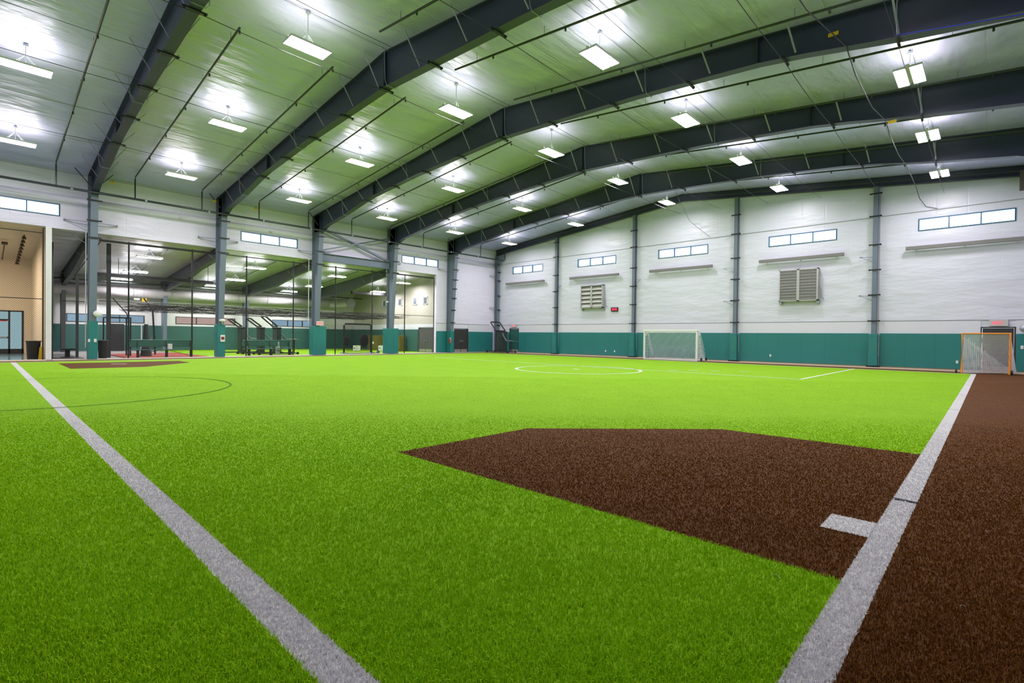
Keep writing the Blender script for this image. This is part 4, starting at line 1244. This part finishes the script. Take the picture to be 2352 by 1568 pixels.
for s in (-1, 1):
    for k in range(1, 36):
        z = H * k / 36
        e = Vector((s * hw, 0, 0)).lerp(ap, (1 - k / 36) * .98)
        b.tube([(s * hw, 0, z), (e.x, e.y, z * .93)], .008, 3, caps=False)
    for k in range(1, 26):
        f = k / 26; e = Vector((s * hw, 0, 0)).lerp(ap, f * .98)
        b.tube([(e.x, e.y, .03), (e.x, e.y, H * (1 - f))], .008, 3, caps=False)
b.build('goal_net', NETW, t)
for s in (-1, 1):
    b = MB(); b.disc((s * (hw + .02) - .0 + (s - 1) * .10, -.02, .10), .10, .07, 16, 'x'); b.build('wheel', BLACK, t)

# ------------------------------------------------------------------ artificial turf
t = thing('artificial_turf', 'bright green artificial turf field with brown infield areas and white lines', 'turf field')
XL, YF = 2.15, -3.20              # field edges
LW = .17
RL0, RL1 = 33.25, 33.42           # right white line
LY0, LY_1 = -32.56, -32.385       # left white line
INF = [(28.70, -30.03), (28.70, -27.68), (30.82, -25.50), (RL0, -25.42), (RL0, -30.03)]
MND = [(4.0, -31.13), (8.55, -31.13), (8.70, -28.85), (6.1, -26.55), (4.2, -26.6)]
TICK = [(32.95, RL0, -29.13, -28.74)]
def inpoly(x, y, P):
    r = np.zeros(x.shape, bool); n = len(P); j = n - 1
    for i in range(n):
        xi, yi = P[i]; xj, yj = P[j]
        c = ((yi > y) != (yj > y)) & (x < (xj - xi) * (y - yi) / (yj - yi + 1e-12) + xi)
        r ^= c; j = i
    return r
CX, CY = float(CAM.x), float(CAM.y)
FX, FY = float(fw.x), float(fw.y)
fn = math.hypot(FX, FY); FX /= fn; FY /= fn
def sample(n, d0, d1):
    """points around the camera spot: depth d0..d1 along the view, wide margins"""
    d = (RNG.random(n) * (d1 ** .4 - d0 ** .4) + d0 ** .4) ** 2.5
    s = (RNG.random(n) * 2 - 1) * (1.16 * d + .5)
    return CX + FX * d + FY * s, CY + FY * d - FX * s, d
def zone(x, y):
    """0 green, 1 brown, 2 white, -1 none"""
    z = np.zeros(x.shape, int)
    z[inpoly(x, y, INF)] = 1
    z[x > RL1] = 1
    z[inpoly(x, y, MND)] = 1
    wln = ((x > RL0) & (x < RL1)) | ((y > LY0) & (y < LY_1) & (x > XL) & (x < RL0))
    for a, c, e, f in TICK:
        wln |= (x > a) & (x < c) & (y > e) & (y < f)
    z[wln] = 2
    # the seam cut across the line
    z[(x > RL0) & (x < RL1) & (np.abs(y + 27.88 + .04 * (x - RL0)) < .022)] = -1
    z[(x > W - .1) | (y < -L + .1) | (y > YF) | (x < XL)] = -1
    return z
bx_, by_, bd_, bn_ = [], [], [], []
x, y, d = sample(880000, 1.25, 17.5); bx_.append(x); by_.append(y); bd_.append(d)
bx_, by_, bd_ = map(np.concatenate, (bx_, by_, bd_))
# turf grows in tufts
tq = np.floor(bx_ * 90) / 90, np.floor(by_ * 90) / 90
jit = .004
bx_ = np.where(bd_ < 3.5 + 2 * RNG.random(len(bd_)), tq[0] + .0055 + RNG.normal(0, jit, len(bx_)), bx_); by_ = np.where(bd_ < 3.5 + 2 * RNG.random(len(bd_)), tq[1] + .0055 + RNG.normal(0, jit, len(by_)), by_)
bz_ = zone(bx_, by_)
def blades(sel, hmul, hide=1.0):
    x, y, d = bx_[sel], by_[sel], bd_[sel]
    n = len(x)
    h = (.022 + .016 * RNG.random(n)) * hmul * np.clip(1.12 - d / 9, .07, 1)
    wd = (.0016 + .0012 * RNG.random(n)) * (1 + np.clip(d - 3, 0, 20) * .28)
    a = RNG.random(n) * 2 * PI; ld = RNG.random(n) * 2 * PI; lean = h * (.15 + .75 * RNG.random(n) ** 1.5)
    ux, uy = np.cos(a) * wd, np.sin(a) * wd
    lx, ly = np.cos(ld) * lean, np.sin(ld) * lean
    v = np.empty((n, 5, 3))
    v[:, 0] = np.stack([x - ux, y - uy, np.zeros(n)], 1); v[:, 1] = np.stack([x + ux, y + uy, np.zeros(n)], 1)
    v[:, 2] = np.stack([x + ux * .8 + lx * .35, y + uy * .8 + ly * .35, h * .62], 1); v[:, 3] = np.stack([x - ux * .8 + lx * .35, y - uy * .8 + ly * .35, h * .62], 1)
    v[:, 4] = np.stack([x + lx, y + ly, h * (1 - .25 * lean / h)], 1)
    return v.reshape(-1, 3), n
def turf_part(name, polys, mbase, mblade, sel, label=None, z=0.0, hmul=1.0):
    """flat base polygons plus real blades near the viewer, one mesh"""
    base = MB()
    for P in polys:
        base.add([(px_, py_, z) for px_, py_ in P], [tuple(range(len(P)))])
    V = np.array(base.v, float).reshape(-1, 3); nb = len(V)
    loops = [i for f in base.f for i in f]; sizes = [len(f) for f in base.f]
    mi = [0] * len(sizes)
    if sel is not None and sel.any():
        bv, n = blades(sel, hmul)
        V = np.vstack([V, bv])
        k = nb + np.arange(n)[:, None] * 5
        quads = (k + np.array([0, 1, 2, 3])).ravel(); tris = (k + np.array([3, 2, 4])).ravel()
        loops = np.concatenate([loops, quads, tris]); sizes = np.concatenate([sizes, np.full(n, 4), np.full(n, 3)])
        mi = np.concatenate([mi, np.ones(2 * n)])
    loops = np.asarray(loops, np.int32); sizes = np.asarray(sizes, np.int32)
    me = bpy.data.meshes.new(name)
    me.vertices.add(len(V)); me.vertices.foreach_set('co', V.astype(np.float32).ravel())
    me.loops.add(len(loops)); me.loops.foreach_set('vertex_index', loops)
    me.polygons.add(len(sizes)); me.polygons.foreach_set('loop_start', np.concatenate([[0], np.cumsum(sizes)[:-1]]).astype(np.int32))
    me.polygons.foreach_set('material_index', np.asarray(mi, np.int32))
    me.materials.append(mbase); me.materials.append(mblade)
    me.update(calc_edges=True)
    o = bpy.data.objects.new(name, me); C.objects.link(o); o.parent = t
    if label: o['label'] = label
    return o
def rect(a, c, e, f): return [(a, e), (c, e), (c, f), (a, f)]
# green field around its inlays, cut into simple pieces
G = [rect(XL, RL0, LY_1, -31.13), rect(XL, 4.0, -31.13, YF),
     [(8.55, -31.13), (28.70, -31.13), (28.70, -25.42), (8.70, -25.42), (8.70, -28.85)],
     rect(28.70, RL0, -31.13, -30.03), [(28.70, -27.68), (30.82, -25.50), (RL0, -25.42), (28.70, -25.42)],
     [(4.0, -31.13), (4.2, -26.6), (4.2, -25.42), (4.0, -25.42)], [(4.2, -26.6), (6.1, -26.55), (8.70, -28.85), (8.70, -25.42), (4.2, -25.42)],
     rect(4.0, RL0, -25.42, YF), rect(XL, RL0, -L, LY0)]
turf_part('green_turf', G, TURF_G, TURF_GB, bz_ == 0)
turf_part('infield_turf', [INF], TURF_B, TURF_BB, (bz_ == 1) & (bx_ < RL0 + .01), 'brown infield turf patch beside the right line', hmul=.7)
turf_part('side_turf', [rect(RL1, W, -L, -3.2)], TURF_B, TURF_BB, (bz_ == 1) & (bx_ > RL1 - .01), 'brown turf along the right side', hmul=.7)
turf_part('mound_turf', [MND], TURF_B, TURF_BB, None, 'brown turf patch near the left columns')
turf_part('border_turf', [rect(1.0, 1.98, -L, -1.6), rect(1.98, W, -3.02, -1.6), rect(RL1 + .15, W, -3.2, -3.02)], TURF_B, TURF_BB, None, 'thin brown border strip along the walls')
sl = (bz_ == 2) & (bx_ > 32.9)
turf_part('right_line', [rect(RL0, RL1, -L, -27.905), rect(RL0, RL1, -27.86, YF)], TURF_W, TURF_WB, sl & (bx_ > RL0), 'wide white sideline', hmul=.7)
turf_part('tick_mark', [rect(32.95, RL0, -29.13, -28.74)], TURF_W, TURF_WB, sl & (bx_ <= RL0), 'short white tick mark', z=.004, hmul=.7)
turf_part('left_line', [rect(XL, RL0, LY0, LY_1)], TURF_W, TURF_WB, (bz_ == 2) & ~sl, 'white line running to the lobby', hmul=.7)
turf_part('edge_line', [rect(1.98, XL, -L, YF), rect(XL, RL1, YF, YF + .16), rect(1.98, XL, YF, YF + .16)], TURF_W, TURF_WB, None)
def line(name, pts, wd, m, closed=False, z=.006, label=None):
    b = MB(); n = len(pts)
    P = [Vector((p[0], p[1], 0)) for p in pts]
    for i in range(n if closed else n - 1):
        a, c = P[i], P[(i + 1) % n]
        d = (c - a).normalized() * wd * .1; nr = Vector((-(c - a).y, (c - a).x, 0)).normalized() * wd / 2
        q = [a - d + nr, a - d - nr, c + d - nr, c + d + nr]
        b.add([(v.x, v.y, z) for v in q], [(0, 1, 2, 3)])
    o = b.build(name, m, t)
    if label: o['label'] = label
    return o
LN = mat('line_white', (.66, .72, .60), .8, var=.1, scale=8)
circ = [(20.62 + 2.72 * math.cos(a), -15.3 + 2.72 * math.sin(a)) for a in np.linspace(0, 2 * PI, 49)[:-1]]
line('centre_circle', circ, .13, LN, True, label='white circle')
line('circle_spot', [(20.42, -15.3), (20.68, -15.3)], .26, LN)
line('box_line', [(28.92, YF - .02), (28.92, -13.2), (7.4, -12.95), ], .11, LN)
line('box_line_left', [(7.4, -12.95), (7.4, YF)], .06, LN)
for x, y in ((23.6, -12.2), (24.3, -11.7), (25.0, -11.1), (26.0, -10.3)):
    line('hash_mark', [(x - .22, y + .03), (x + .22, y - .03)], .12, LN)
line('goal_box_mark', [(21.4, -6.2), (22.0, -5.4)], .10, LN)
line('goal_box_mark', [(14.7, -6.3), (15.1, -5.9)], .10, LN)
arc = [(17.45 + 3.95 * math.cos(a), -32.3 + 3.75 * math.sin(a)) for a in np.linspace(-.9, 4.0, 48)]
line('seam_circle', arc, .05, TURF_D, False, .008, 'dark green circular seam')
line('plate_mark', [(5.83, -29.5), (6.13, -29.05)], .22, LN, z=.008, label='white rubber plate')
# seams across the right line
for y in (-27.88, -19.6, -15.6, -11.2):
    line('line_seam', [(RL0, y + .01), (RL1, y - .01)], .03 if y > -27 else .035, mat('seam_dark', (.03, .035, .04), .9), z=.010)
# stray fibres on the brown infield
b = MB(); rr = random.Random(11)
for i in range(70):
    x = rr.uniform(29, 36); y = rr.uniform(-31, -25.8)
    a = rr.uniform(0, 6.28); l_ = rr.uniform(.01, .045)
    b.tube([(x, y, .03), (x + l_ * math.cos(a), y + l_ * math.sin(a), .035), (x + l_ * 1.5 * math.cos(a + .6), y + l_ * 1.5 * math.sin(a + .6), .03)], .0012, 3)
o = b.build('stray_fibres', mat('pale_fibre', (.5, .45, .32), .8), t); o['kind'] = 'stuff'
